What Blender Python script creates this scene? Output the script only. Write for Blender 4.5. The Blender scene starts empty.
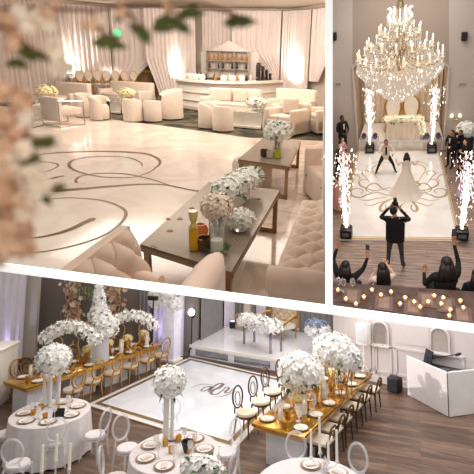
import bpy, bmesh, math, random
from mathutils import Vector, Matrix, noise
random.seed(7)
SC = bpy.context.scene
C = SC.collection
PI = math.pi
FPX, CX, CY = 420.0, 265.0, 190.0     # focal length and optical centre of the one camera, in pixels


def cam_ray(x, y):
    return Vector(((x - CX) / FPX, 1.0, (CY - y) / FPX))


class Room:
    """One of the three halls: its own tilt towards the viewer, eye height, heading and scale."""
    def __init__(s, vx, vy, eye, yaw, scale):
        u = cam_ray(vx, vy).normalized()
        if vy > CY:
            u = -u
        f = Vector((0, 1, 0)) - u * u.y
        f.normalize()
        r = f.cross(u)
        a = math.radians(yaw)
        f, r = f * math.cos(a) + r * math.sin(a), r * math.cos(a) - f * math.sin(a)
        s.R = Matrix((r, f, u))
        s.eye, s.s = eye, scale

    def finish(s, base):
        rot = base.R @ s.R.transposed()
        s.M = (Matrix.Translation(base.eye * base.s * Vector((0, 0, 1))) @ rot.to_4x4()
               @ Matrix.Scale(s.s, 4) @ Matrix.Translation((0, 0, -s.eye)))

    def at(s, x, y, h=0.0):
        d = s.R @ cam_ray(x, y)
        t = (h - s.eye) / d.z
        return Vector((d.x * t, d.y * t, h))

    def deep(s, x, y, depth):
        p = s.R @ (cam_ray(x, y) * depth)
        return Vector((p.x, p.y, p.z + s.eye))

    def px(s, p):
        c = s.R.transposed() @ (Vector(p) - Vector((0, 0, s.eye)))
        return CX + FPX * c.x / c.y, CY - FPX * c.z / c.y, c.y

    def rise(s, x, y, ytop, h=0.0):
        """height of a point straight above the floor point seen at (x, y) and seen at row ytop"""
        p = s.at(x, y, h)
        lo, hi = 0.0, 12.0
        for _ in range(50):
            m = (lo + hi) / 2
            if s.px((p.x, p.y, m))[1] > ytop:
                lo = m
            else:
                hi = m
        return lo

    def wide(s, x, y, n, h=0.0):
        """metres that n pixels span at the point of height h seen at (x, y)"""
        return n * s.px(s.at(x, y, h))[2] / FPX


HALL = Room(265, 190 - FPX * FPX / 45, 4.3, 25.0, 0.5)      # banquet hall below
LOUNGE = Room(225, 1560, 1.7, 12.0, 5.0)                    # lounge, upper left
BALL = Room(380, 960, 7.5, 19.5, 0.86)                      # ballroom, upper right
for _r in (HALL, LOUNGE, BALL):
    _r.finish(HALL)
CUR = LOUNGE


def enter(room):
    global CUR
    CUR = room


# ---------------------------------------------------------------- materials
MATS = {}


def mat(name, col, rough=0.6, metal=0.0, var=0.08, scale=6.0, bump=0.0, trans=0.0, emit=0.0, ecol=None,
        sheen=0.0, alpha=1.0, coat=0.0, ior=1.45, stretch=None):
    if name in MATS:
        return MATS[name]
    m = bpy.data.materials.new(name)
    m.use_nodes = True
    nt = m.node_tree
    b = nt.nodes['Principled BSDF']
    lin = [pow(c / 255.0, 2.2) for c in col]
    b.inputs['Roughness'].default_value = rough
    b.inputs['Metallic'].default_value = metal
    b.inputs['Transmission Weight'].default_value = trans
    b.inputs['IOR'].default_value = ior
    b.inputs['Alpha'].default_value = alpha
    b.inputs['Coat Weight'].default_value = coat
    b.inputs['Sheen Weight'].default_value = sheen
    if emit:
        e = [pow(c / 255.0, 2.2) for c in (ecol or col)]
        b.inputs['Emission Color'].default_value = (*e, 1)
        b.inputs['Emission Strength'].default_value = emit
    tc = nt.nodes.new('ShaderNodeTexCoord')
    mp = nt.nodes.new('ShaderNodeMapping')
    if stretch:
        mp.inputs['Scale'].default_value = stretch
    n = nt.nodes.new('ShaderNodeTexNoise')
    n.inputs['Scale'].default_value = scale
    n.inputs['Detail'].default_value = 4
    r = nt.nodes.new('ShaderNodeValToRGB')
    r.color_ramp.elements[0].position = 0.3
    r.color_ramp.elements[1].position = 0.7
    r.color_ramp.elements[0].color = (*[c * (1 - var) for c in lin], 1)
    r.color_ramp.elements[1].color = (*[min(1, c * (1 + var)) for c in lin], 1)
    L = nt.links.new
    L(tc.outputs['Object'], mp.inputs['Vector'])
    L(mp.outputs['Vector'], n.inputs['Vector'])
    L(n.outputs['Fac'], r.inputs['Fac'])
    L(r.outputs['Color'], b.inputs['Base Color'])
    if bump:
        bp = nt.nodes.new('ShaderNodeBump')
        bp.inputs['Strength'].default_value = bump
        bp.inputs['Distance'].default_value = 0.02
        L(n.outputs['Fac'], bp.inputs['Height'])
        L(bp.outputs['Normal'], b.inputs['Normal'])
    MATS[name] = m
    return m


def planks(name, cols, wx=0.16, ly=1.3, rough=0.4, rz=0.0):
    """wooden boards: brick texture for the boards, stretched noise for the grain"""
    m = bpy.data.materials.new(name)
    m.use_nodes = True
    nt = m.node_tree
    b = nt.nodes['Principled BSDF']
    b.inputs['Roughness'].default_value = rough
    L = nt.links.new
    tc = nt.nodes.new('ShaderNodeTexCoord')
    mp = nt.nodes.new('ShaderNodeMapping')
    mp.inputs['Rotation'].default_value = (0, 0, rz)
    br = nt.nodes.new('ShaderNodeTexBrick')
    br.offset = 0.37
    br.inputs['Scale'].default_value = 1.0
    br.inputs['Brick Width'].default_value = ly
    br.inputs['Row Height'].default_value = wx
    br.inputs['Mortar Size'].default_value = 0.006
    br.inputs['Bias'].default_value = 0.0
    c = [[pow(v / 255.0, 2.2) for v in k] for k in cols]
    br.inputs['Color1'].default_value = (*c[0], 1)
    br.inputs['Color2'].default_value = (*c[1], 1)
    br.inputs['Mortar'].default_value = (*[v * 0.4 for v in c[0]], 1)
    mp2 = nt.nodes.new('ShaderNodeMapping')
    mp2.inputs['Rotation'].default_value = (0, 0, rz)
    mp2.inputs['Scale'].default_value = (1.2, 14, 1)
    n = nt.nodes.new('ShaderNodeTexNoise')
    n.inputs['Scale'].default_value = 1.6
    n.inputs['Detail'].default_value = 6
    mx = nt.nodes.new('ShaderNodeMix')
    mx.data_type = 'RGBA'
    mx.blend_type = 'MULTIPLY'
    mx.inputs['Factor'].default_value = 0.85
    r = nt.nodes.new('ShaderNodeValToRGB')
    r.color_ramp.elements[0].position = 0.32
    r.color_ramp.elements[1].position = 0.68
    r.color_ramp.elements[0].color = (0.35, 0.33, 0.33, 1)
    r.color_ramp.elements[1].color = (1.25, 1.22, 1.2, 1)
    L(tc.outputs['Object'], mp.inputs['Vector'])
    L(tc.outputs['Object'], mp2.inputs['Vector'])
    L(mp.outputs['Vector'], br.inputs['Vector'])
    L(mp2.outputs['Vector'], n.inputs['Vector'])
    L(n.outputs['Fac'], r.inputs['Fac'])
    L(br.outputs['Color'], mx.inputs['A'])
    L(r.outputs['Color'], mx.inputs['B'])
    L(mx.outputs['Result'], b.inputs['Base Color'])
    MATS[name] = m
    return m


# ---------------------------------------------------------------- mesh building
class MB:
    def __init__(s):
        s.bm = bmesh.new()

    def _take(s, verts, M):
        bmesh.ops.transform(s.bm, matrix=M, verts=verts)
        return verts

    def box(s, c, size, rz=0.0, bev=0.0, seg=2, rot=None):
        g = bmesh.ops.create_cube(s.bm, size=1.0)
        M = Matrix.Translation(c) @ (rot.to_4x4() if rot else Matrix.Rotation(rz, 4, 'Z')) @ Matrix.Diagonal((*size, 1))
        s._take(g['verts'], M)
        if bev:
            ed = list({e for v in g['verts'] for e in v.link_edges})
            bmesh.ops.bevel(s.bm, geom=ed, offset=bev, segments=seg, affect='EDGES', profile=0.5)
        return s

    def cyl(s, p0, p1, r0, r1=None, n=8):
        return s.tube([p0, p1], [r0, r0 if r1 is None else r1], n)

    def tube(s, pts, r, n=6, closed=False, cap=True):
        pts = [Vector(p) for p in pts]
        k = len(pts)
        rs = r if isinstance(r, (list, tuple)) else [r] * k
        rings = []
        up = None
        for i, p in enumerate(pts):
            if closed:
                t = pts[(i + 1) % k] - pts[i - 1]
            else:
                t = pts[min(i + 1, k - 1)] - pts[max(i - 1, 0)]
            if t.length < 1e-9:
                t = Vector((0, 0, 1))
            t.normalize()
            if up is None:
                up = t.orthogonal().normalized()
            else:
                up = up - t * up.dot(t)
                up = up.normalized() if up.length > 1e-6 else t.orthogonal().normalized()
            w = t.cross(up)
            rings.append([s.bm.verts.new(p + (up * math.cos(2 * PI * j / n) + w * math.sin(2 * PI * j / n)) * rs[i]) for j in range(n)])
        m = k if closed else k - 1
        for i in range(m):
            a, b = rings[i], rings[(i + 1) % k]
            for j in range(n):
                s.bm.faces.new((a[j], a[(j + 1) % n], b[(j + 1) % n], b[j]))
        if cap and not closed:
            s.bm.faces.new(rings[0][::-1])
            s.bm.faces.new(rings[-1])
        return s

    def lathe(s, prof, c=(0, 0, 0), n=16, a0=0.0, a1=2 * PI, M=None, sx=1.0, sy=1.0):
        """prof: [(radius, z)], turned about the vertical through c"""
        full = abs(a1 - a0 - 2 * PI) < 1e-6
        cols = n if full else n + 1
        c = Vector(c)
        grid = []
        for i in range(cols):
            a = a0 + (a1 - a0) * i / n
            col = []
            for (r, z) in prof:
                p = Vector((r * math.cos(a) * sx, r * math.sin(a) * sy, z))
                if M:
                    p = M @ p
                col.append(s.bm.verts.new(p + c))
            grid.append(col)
        for i in range(n):
            a, b = grid[i], grid[(i + 1) % cols]
            for j in range(len(prof) - 1):
                try:
                    s.bm.faces.new((a[j], b[j], b[j + 1], a[j + 1]))
                except ValueError:
                    pass
        if not full:
            for col in (grid[0], grid[-1]):
                try:
                    s.bm.faces.new(col)
                except ValueError:
                    pass
        return s

    def ball(s, c, r, sub=2, jit=0.0, rot=None):
        g = bmesh.ops.create_icosphere(s.bm, subdivisions=sub, radius=1.0)
        rr = r if isinstance(r, (list, tuple)) else (r, r, r)
        if jit:
            for v in g['verts']:
                v.co *= 1 + random.uniform(-jit, jit)
        s._take(g['verts'], Matrix.Translation(c) @ (rot.to_4x4() if rot else Matrix.Identity(4)) @ Matrix.Diagonal((*rr, 1)))
        return s

    def prism(s, poly, z0, z1):
        a = [s.bm.verts.new((p[0], p[1], z0)) for p in poly]
        b = [s.bm.verts.new((p[0], p[1], z1)) for p in poly]
        k = len(poly)
        s.bm.faces.new(a[::-1])
        s.bm.faces.new(b)
        for i in range(k):
            s.bm.faces.new((a[i], a[(i + 1) % k], b[(i + 1) % k], b[i]))
        return s

    def poly(s, pts):
        s.bm.faces.new([s.bm.verts.new(p) for p in pts])
        return s

    def solid(s, front, off):
        """closed prism from a polygon in space, pushed along the vector off"""
        off = Vector(off)
        a = [s.bm.verts.new(Vector(p)) for p in front]
        b = [s.bm.verts.new(Vector(p) + off) for p in front]
        k = len(a)
        s.bm.faces.new(a)
        s.bm.faces.new(b[::-1])
        for i in range(k):
            s.bm.faces.new((a[(i + 1) % k], a[i], b[i], b[(i + 1) % k]))
        return s

    def grid(s, fn, nu, nv, wrap=False):
        rows = [[s.bm.verts.new(fn(i / nu, j / nv)) for j in range(nv + 1)] for i in range(nu + (0 if wrap else 1))]
        k = len(rows)
        for i in range(nu):
            a, b = rows[i], rows[(i + 1) % k]
            for j in range(nv):
                s.bm.faces.new((a[j], b[j], b[j + 1], a[j + 1]))
        return s

    def wall(s, p, q, z0, z1, t=0.1, side=1):
        """upright slab from p to q, thickness t to one side"""
        p, q = Vector((p[0], p[1])), Vector((q[0], q[1]))
        d = (q - p).normalized()
        n = Vector((-d.y, d.x)) * t * side
        return s.prism([p, q, q + n, p + n] if side > 0 else [p, p + n, q + n, q], z0, z1)

    def petals(s, c, r, n=5, nrm=None, cup=0.35):
        """a small open flower of n petals"""
        nrm = (nrm or Vector((random.uniform(-1, 1), random.uniform(-1, 1), random.uniform(-.2, 1)))).normalized()
        u = nrm.orthogonal().normalized()
        w = nrm.cross(u)
        c = Vector(c)
        a0 = random.uniform(0, PI)
        mid = s.bm.verts.new(c)
        for k in range(n):
            a = a0 + 2 * PI * k / n
            h = PI / n * 0.95
            e = lambda ang, rad, up: s.bm.verts.new(c + (u * math.cos(ang) + w * math.sin(ang)) * rad + nrm * up)
            s.bm.faces.new((mid, e(a - h, r * .6, r * cup * .5), e(a, r, r * cup), e(a + h, r * .6, r * cup * .5)))
        return s

    def leaf(s, c, d, ln, w):
        d = Vector(d).normalized()
        c = Vector(c)
        sd = d.cross(Vector((random.uniform(-.3, .3), random.uniform(-.3, .3), 1))).normalized() * w
        up = Vector((0, 0, .12 * ln))
        a, b1, b2, t = c, c + d * ln * .45 + sd + up, c + d * ln * .45 - sd + up, c + d * ln
        m = s.bm.verts.new(c + d * ln * .5 + up * .3)
        A, B1, B2, T = (s.bm.verts.new(k) for k in (a, b1, b2, t))
        s.bm.faces.new((A, B1, m))
        s.bm.faces.new((A, m, B2))
        s.bm.faces.new((B1, T, m))
        s.bm.faces.new((m, T, B2))
        return s

    def build(s, name, material, parent=None, angle=40, loc=None, rz=0.0, flat=False):
        bmesh.ops.recalc_face_normals(s.bm, faces=s.bm.faces[:])
        me = bpy.data.meshes.new(name)
        s.bm.to_mesh(me)
        s.bm.free()
        if not flat:
            me.polygons.foreach_set('use_smooth', [True] * len(me.polygons))
            me.set_sharp_from_angle(angle=math.radians(angle))
        for m in (material if isinstance(material, (list, tuple)) else [material]):
            me.materials.append(m)
        o = bpy.data.objects.new(name, me)
        C.objects.link(o)
        if parent is not None:
            o.parent = parent
            o.matrix_parent_inverse = Matrix.Identity(4)
            if loc is not None or rz:
                o.matrix_basis = Matrix.Translation(loc or (0, 0, 0)) @ Matrix.Rotation(rz, 4, 'Z')
        else:
            o.matrix_world = CUR.M @ Matrix.Translation(loc or (0, 0, 0)) @ Matrix.Rotation(rz, 4, 'Z')
        return o


def thing(name, label, cat, loc=(0, 0, 0), rz=0.0, group=None):
    o = bpy.data.objects.new(name, None)
    C.objects.link(o)
    o.empty_display_size = 0.1
    o.matrix_world = CUR.M @ Matrix.Translation(loc) @ Matrix.Rotation(rz, 4, 'Z')
    return tag(o, label, cat, group)


def tag(o, label, cat, group=None):
    o['label'] = label
    o['category'] = cat
    if group:
        o['group'] = group
    return o


def struct(o):
    o['kind'] = 'structure'
    return o


def stuff(o):
    o['kind'] = 'stuff'
    return o


def dup(root, loc, rz, label, group=None, scale=1.0):
    """a copy of a thing with copies of its parts and sub-parts (mesh data shared)"""
    r = root.copy()
    C.objects.link(r)
    r.matrix_world = CUR.M @ Matrix.Translation(loc) @ Matrix.Rotation(rz, 4, 'Z') @ Matrix.Scale(scale, 4)
    r['label'] = label
    if group:
        r['group'] = group
    for ch in list(root.children):
        c = ch.copy()
        C.objects.link(c)
        c.parent = r
        for g in list(ch.children):
            d = g.copy()
            C.objects.link(d)
            d.parent = c
    return r


class Repeat:
    """builds the first one with make(), copies it afterwards"""
    def __init__(s, make, group):
        s.make, s.group, s.first = make, group, None

    def put(s, loc, rz, label, group=None, scale=1.0):
        if s.first is None:
            o = s.first = s.make(label)
            o.matrix_world = CUR.M @ Matrix.Translation(loc) @ Matrix.Rotation(rz, 4, 'Z') @ Matrix.Scale(scale, 4)
            o['label'] = label
            o['group'] = group or s.group
            return o
        return dup(s.first, loc, rz, label, group or s.group, scale)


def lamp(kind, loc, power, col=(1, .85, .7), size=1.0, aim=None, spot=60, blend=.6, sy=None):
    d = bpy.data.lights.new(kind.lower() + '_lamp', kind)
    s = CUR.s
    d.energy = power * s * s
    d.color = col
    if kind == 'AREA':
        d.size = size * s
        if sy:
            d.shape = 'RECTANGLE'
            d.size_y = sy * s
    else:
        d.shadow_soft_size = size * s
    if kind == 'SPOT':
        d.spot_size = math.radians(spot)
        d.spot_blend = blend
    o = bpy.data.objects.new(d.name, d)
    C.objects.link(o)
    loc = Vector(loc)
    v = (Vector(aim) - loc) if aim is not None else Vector((0, 0, -1))
    q = v.to_track_quat('-Z', 'Y').to_matrix().to_4x4()
    rot = (CUR.M.to_3x3() @ (q.to_3x3())).to_4x4()
    for i in range(3):
        col_ = Vector((rot[0][i], rot[1][i], rot[2][i])).normalized()
        for j in range(3):
            rot[j][i] = col_[j]
    o.matrix_world = Matrix.Translation(CUR.M @ loc) @ rot
    return o


def bloom_ball(mb, c, rad, n, pr, low=-0.5, petals=5):
    """flower heads over a rounded mass; rad = (rx, ry, rz)"""
    c = Vector(c)
    k = 0
    i = 0
    ga = PI * (3 - math.sqrt(5))
    while k < n:
        z = 1 - (1 - low) * (i + .5) / n
        i += 1
        r = math.sqrt(max(0, 1 - z * z))
        a = ga * i + random.uniform(-.2, .2)
        d = Vector((r * math.cos(a), r * math.sin(a), z))
        p = Vector((d.x * rad[0], d.y * rad[1], d.z * rad[2])) * random.uniform(.9, 1.06)
        mb.petals(c + p, pr * random.uniform(.8, 1.2), petals, Vector((d.x / rad[0], d.y / rad[1], d.z / rad[2])) + Vector((random.uniform(-.3, .3),) * 3), .3)
        k += 1
    return mb


def leaves_ball(mb, c, rad, n, ln, low=-.6):
    c = Vector(c)
    for i in range(n):
        a, z = random.uniform(0, 2 * PI), random.uniform(low, .9)
        r = math.sqrt(1 - z * z)
        d = Vector((r * math.cos(a), r * math.sin(a), z))
        mb.leaf(c + Vector((d.x * rad[0], d.y * rad[1], d.z * rad[2])) * .85, d + Vector((0, 0, -.2)), ln, ln * .25)
    return mb
# ---------------------------------------------------------------- camera, world, the white dividers
SC.view_settings.view_transform = 'Standard'
SC.view_settings.look = 'None'
cam_d = bpy.data.cameras.new('camera')
cam_d.sensor_width = 36.0
cam_d.lens = 36.0 * FPX / 474.0
cam_d.shift_x = (237.0 - CX) / 474.0
cam_d.shift_y = (CY - 237.0) / 474.0
cam_d.clip_end = 400
cam_d.clip_start = 0.02
cam_d.dof.use_dof = True
cam_d.dof.focus_distance = 6.5
cam_d.dof.aperture_fstop = 5.0
cam = bpy.data.objects.new('camera', cam_d)
C.objects.link(cam)
B_ = HALL.R
EYE = Vector((0, 0, HALL.eye * HALL.s))
rot = Matrix(((B_[0][0], B_[0][2], -B_[0][1]), (B_[1][0], B_[1][2], -B_[1][1]), (B_[2][0], B_[2][2], -B_[2][1])))
cam.matrix_world = Matrix.Translation(EYE) @ rot.to_4x4()
SC.camera = cam

w = bpy.data.worlds.new('world')
SC.world = w
w.use_nodes = True
w.node_tree.nodes['Background'].inputs['Color'].default_value = (1.0, 0.93, 0.86, 1)
w.node_tree.nodes['Background'].inputs['Strength'].default_value = 0.34


def beam_y(x):
    return 267.2 + 0.1305 * x


def cam_pt(x, y, depth):
    return EYE + B_ @ (cam_ray(x, y) * depth)


enter(HALL)
white_glow_paint = mat('white_glow_plaster', (250, 249, 247), rough=.7, var=.01, emit=.62)  # glow put into the material so the dividers read pure white
HINV = HALL.M.inverted()


def slab(name, corners, back):
    """a plain beam between four points of the front face, given depth straight back"""
    f = [HINV @ p for p in corners]
    d = (HINV.to_3x3() @ (B_ @ Vector((0, 1, 0)))) * back
    return struct(MB().solid(f, d).build(name, white_glow_paint))


def fdep(x):
    return 4.15 - 0.3 * x / 474.0


slab('trim_1', [cam_pt(x, y, fdep(x)) for x, y in ((-40, 258.2), (520, 331.2), (520, 339.2), (-40, 266.2))], .05)
slab('trim_2', [cam_pt(x, y, fdep(x) + .02) for x, y in ((326.2, -40), (332.7, -40), (332.7, 309), (326.2, 308))], .05)
# ---------------------------------------------------------------- figures
skin_l = mat('light_skin', (222, 172, 146), rough=.55, var=.04)
skin_t = mat('tan_skin', (178, 124, 96), rough=.55, var=.04)
skin_d = mat('deep_skin', (104, 68, 52), rough=.55, var=.04)
black_cloth = mat('black_cloth', (24, 21, 22), rough=.85, var=.15, scale=10)
hair_d = mat('dark_brown_hair', (34, 22, 18), rough=.5, var=.2, scale=14, stretch=(8, 8, 1))
shoe_m = mat('black_shoe_leather', (20, 17, 16), rough=.35)
BASE = dict(pelvis=(0, 0, .96), spine=(0, .01, 1.12), chest=(0, 0, 1.32), neck=(0, .01, 1.49), head=(0, -.01, 1.56),
            shL=(.18, 0, 1.42), elL=(.24, .03, 1.14), wrL=(.25, -.05, .89), haL=(.25, -.08, .80),
            shR=(-.18, 0, 1.42), elR=(-.24, .03, 1.14), wrR=(-.25, -.05, .89), haR=(-.25, -.08, .80),
            hiL=(.10, 0, .92), knL=(.11, -.03, .50), anL=(.11, .03, .09), toL=(.13, -.14, .03),
            hiR=(-.10, 0, .92), knR=(-.11, -.03, .50), anR=(-.11, .03, .09), toR=(-.13, -.14, .03))
RAD = dict(pelvis=(.165, .12), spine=(.14, .105), chest=(.17, .12), neck=(.056, .056), head=(.06, .065), sh=(.075, .075), el=(.047, .047),
           wr=(.031, .03), ha=(.036, .022), hi=(.095, .1), kn=(.06, .062), an=(.04, .045), to=(.042, .03))
BONES = [('pelvis', 'spine', 1), ('spine', 'chest', 1), ('chest', 'neck', 1), ('neck', 'head', 0)]
for s_ in 'LR':
    BONES += [('chest', 'sh' + s_, 1), ('sh' + s_, 'el' + s_, 1), ('el' + s_, 'wr' + s_, 2), ('wr' + s_, 'ha' + s_, 0),
              ('pelvis', 'hi' + s_, 3), ('hi' + s_, 'kn' + s_, 3), ('kn' + s_, 'an' + s_, 4), ('an' + s_, 'to' + s_, 5)]


def seated(**k):
    """sitting on a seat 0.46 m high, facing -Y"""
    d = {}
    for j, p in BASE.items():
        if j[:2] not in ('hi', 'kn', 'an', 'to'):
            d[j] = (p[0], p[1], p[2] - .40)
    for s, x in (('L', 1), ('R', -1)):
        d['hi' + s] = (x * .1, -.02, .54)
        d['kn' + s] = (x * .13, -.45, .52)
        d['an' + s] = (x * .13, -.44, .09)
        d['to' + s] = (x * .14, -.60, .03)
    d.update(k)
    return d


def figure(label, loc, rz, pose=None, skin=None, top=None, legs=None, hair=None, sleeves=True, bare_legs=False, scale=1.0,
           look=0.0, female=False, hair_len=0.0, hair_mat=None, group=None, seat=False):
    skin = skin or skin_l
    J = dict(BASE)
    J.update(pose or {})
    root = thing('person', label, 'person', loc, rz, group)
    root.matrix_world = root.matrix_world @ Matrix.Scale(scale, 4)
    names = list(J)
    me = bpy.data.meshes.new('skeleton')
    me.from_pydata([J[n] for n in names], [(names.index(a), names.index(b)) for a, b, _ in BONES], [])
    o = bpy.data.objects.new('skeleton', me)
    C.objects.link(o)
    o.modifiers.new('s', 'SKIN')
    ss = o.modifiers.new('u', 'SUBSURF')
    ss.levels = ss.render_levels = 2
    lay = me.skin_vertices[0].data if me.skin_vertices else None
    for i, n in enumerate(names):
        r = RAD.get(n) or RAD[n[:2]]
        k = .88 if female else 1.0
        lay[i].radius = (r[0] * k, r[1] * k)
        lay[i].use_root = (n == 'pelvis')
    dg = bpy.context.evaluated_depsgraph_get()
    bodyme = bpy.data.meshes.new_from_object(o.evaluated_get(dg))
    bpy.data.objects.remove(o)
    bm = bmesh.new()
    bm.from_mesh(bodyme)
    # cloth by nearest bone: 0 skin 1 top 2 sleeve 3 trouser 4 lower leg 5 shoe
    V = {n: Vector(J[n]) for n in J}
    cls = {0: 0, 1: 1, 2: 1 if sleeves else 0, 3: 2, 4: 0 if bare_legs else 2, 5: 3}
    for f in bm.faces:
        c = f.calc_center_median()
        best = (9, 0)
        for a, b, k in BONES:
            ab = V[b] - V[a]
            t = max(0, min(1, (c - V[a]).dot(ab) / max(1e-6, ab.length_squared)))
            dist = (c - V[a] - ab * t).length
            if dist < best[0]:
                best = (dist, k)
        f.material_index = cls[best[1]]
        if best[1] in (2,) and not sleeves:
            f.material_index = 0
    mb = MB()
    mb.bm.free()
    mb.bm = bm
    # head with nose and ears, grown on the neck
    hd = V['head'] + (V['head'] - V['neck']).normalized() * .075
    RH = Matrix.Rotation(look, 3, 'Z')
    n0 = len(bm.faces)
    mb.ball(hd, (.078, .098, .118), 3)
    mb.ball(hd + RH @ Vector((0, -.03, -.055)), (.058, .066, .06), 2)
    mb.ball(hd + RH @ Vector((0, -.1, -.012)), (.014, .02, .022), 1)
    mb.ball(hd + RH @ Vector((0, -.092, -.06)), (.024, .012, .008), 1)
    for s in (-1, 1):
        mb.ball(hd + RH @ Vector((s * .08, .005, -.01)), (.012, .024, .034), 1)
    # five fingers to each hand
    for s in 'LR':
        w_, h_ = V['wr' + s], V['ha' + s]
        d = (h_ - w_).normalized()
        sd = d.cross(Vector((0, 1, 0)))
        sd = (sd if sd.length > .3 else d.cross(Vector((1, 0, 0)))).normalized()
        up = d.cross(sd)
        for i, ln in enumerate((.062, .075, .07, .052)):
            q = h_ + sd * (.028 - .018 * i)
            mb.tube([q - d * .02, q + d * ln * .6 + up * .004, q + d * ln + up * .016], [.0095, .009, .007], 5)
        mb.tube([w_ + d * .03 + sd * .02, w_ + d * .05 + sd * .05, w_ + d * .085 + sd * .058], [.012, .011, .008], 5)
    bm.faces.ensure_lookup_table()
    for f in bm.faces[n0:]:
        f.material_index = 0
    n1 = len(bm.faces)
    for s in (-1, 1):
        mb.ball(hd + RH @ Vector((s * .031, -.088, .008)), (.012, .007, .007), 1)
    bm.faces.ensure_lookup_table()
    for f in bm.faces[n1:]:
        f.material_index = 4
    mb.build('body', [skin, top or black_cloth, legs or black_cloth, shoe_m, mat('dark_eye', (30, 22, 20), rough=.2)], root, angle=180)
    # hair: a cap that leaves the face free, with length down the back
    if hair != 'none':
        hb = MB()
        hb.ball(hd + RH @ Vector((0, .018, .022)), (.088, .098, .115), 3)
        if hair_len:
            p = [hd + RH @ Vector((0, .05, .04)), hd + RH @ Vector((0, .095, -.08)), hd + RH @ Vector((0, .13, -.08 - hair_len * .5)), hd + RH @ Vector((0, .13, -.08 - hair_len))]
            for dx in (-.055, 0, .055):
                hb.tube([q + RH @ Vector((dx * (.6 + .4 * i), -.012 * abs(dx) * 30, 0)) for i, q in enumerate(p)], [.06, .075, .07, .03], 8)
        for v in list(hb.bm.verts):
            q = RH.inverted() @ (v.co - hd)
            if q.y < -.035 and q.z < .055:
                v.co = hd + RH @ Vector((q.x * .8, max(q.y, -.05) * .5, q.z))
        hb.build('hair', hair_mat or hair_d, root, angle=180)
    return root, V


def skirt(root, V, prof, m, name='dress', sx=1.0, sy=.8, train=0.0):
    """garment of revolution below the chest; prof [(radius, height)]"""
    mb = MB()
    n = 24
    c = V['pelvis']
    def fn(u, v):
        k = v * (len(prof) - 1)
        i = min(int(k), len(prof) - 2)
        f = k - i
        r = prof[i][0] * (1 - f) + prof[i + 1][0] * f
        z = prof[i][1] * (1 - f) + prof[i + 1][1] * f
        a = u * 2 * PI
        rr = r * (1 + .05 * math.sin(a * 9) * (1 - v))
        y = rr * math.sin(a) * sy
        if train and y > 0:
            y *= 1 + train * (1 - v) ** 2
        return (c.x + rr * math.cos(a) * sx, c.y + y, z)
    mb.grid(fn, n * 3, 16, wrap=True)
    return mb.build(name, m, root, angle=180)


def jacket(root, V, m, hem=.78, name='jacket'):
    """open jacket body over the torso"""
    ch, pe = V['chest'], V['pelvis']
    def fn(u, v):
        a = u * 2 * PI
        t = v
        c = pe.lerp(ch, min(1.15, t * 1.3 - .15))
        rx = .19 - .02 * math.sin(t * PI) + (.02 if t > .8 else 0)
        ry = .135
        k = 1 if t < .85 else 1 - (t - .85) * 3.2
        return (c.x + rx * k * math.cos(a), c.y + ry * k * math.sin(a), c.z + (.0 if t > .1 else -.1 * (1 - t * 10)))
    return MB().grid(fn, 28, 14, wrap=True).build(name, m, root, angle=180)
# ================================================================ LOUNGE (upper left)
enter(LOUNGE)
A = CUR.at
cream = mat('cream_upholstery', (220, 203, 187), rough=.85, var=.04, scale=14, bump=.15, sheen=.2)
blush = mat('blush_velvet', (222, 192, 168), rough=.7, var=.07, scale=9, bump=.1, sheen=.5)
drape_m = mat('ivory_sheer_drape', (240, 226, 218), rough=.8, var=.03, scale=3, sheen=.3)
chrome = mat('polished_chrome', (210, 205, 200), rough=.12, metal=1, var=.02)
bronze = mat('brushed_bronze', (150, 120, 92), rough=.3, metal=.9, var=.06)
smoke_glass = mat('smoked_mirror_glass', (150, 134, 116), rough=.2, metal=.05, var=.03, coat=.0, ior=1.22)
glass = mat('clear_glass', (245, 248, 245), rough=.03, trans=.9, var=.01)
gold = mat('gold_leaf', (206, 158, 72), rough=.28, metal=.85, var=.1)
white_petal = mat('white_petals', (252, 248, 237), rough=.75, var=.06, scale=20)
rose_petal = mat('blush_rose_petals', (248, 226, 204), rough=.7, var=.1, scale=20)
leaf_m = mat('green_leaves', (62, 92, 44), rough=.55, var=.25, scale=12)
ltone = mat('beige_plaster', (214, 196, 178), rough=.85, var=.03, scale=2)
white_lacquer = mat('white_lacquer', (244, 238, 228), rough=.3, var=.02)


def marble(name, base, vein, rough=.12, scale=.8):
    m = mat(name, base, rough=rough, var=.03, scale=scale, coat=.3)
    nt = m.node_tree
    b = nt.nodes['Principled BSDF']
    r = [n for n in nt.nodes if n.type == 'VALTORGB'][0]
    nz = [n for n in nt.nodes if n.type == 'TEX_NOISE'][0]
    nz.inputs['Detail'].default_value = 8
    nz.inputs['Distortion'].default_value = 1.6
    lb = [pow(c / 255, 2.2) for c in base]
    lv = [pow(c / 255, 2.2) for c in vein]
    r.color_ramp.elements[0].position = .40
    r.color_ramp.elements[1].position = .56
    r.color_ramp.elements[0].color = (*lv, 1)
    r.color_ramp.elements[1].color = (*lb, 1)
    return m


floor_wrap = marble('glossy_white_dance_floor', (246, 232, 218), (232, 214, 198))
tile_m = marble('polished_stone_tile', (232, 212, 194), (206, 182, 160), rough=.1, scale=2.2)
carpet_m = marble('dark_patterned_carpet', (50, 50, 40), (104, 96, 78), rough=.95, scale=1.4)
carpet_m.node_tree.nodes['Principled BSDF'].inputs['Coat Weight'].default_value = 0


def flat(px, z=0.0):
    return [(*A(x, y)[:2], z) for x, y in px]


def slab_floor(name, px, z0, z1, m):
    return MB().prism([A(x, y)[:2] for x, y in px], z0, z1).build(name, m)


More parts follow.
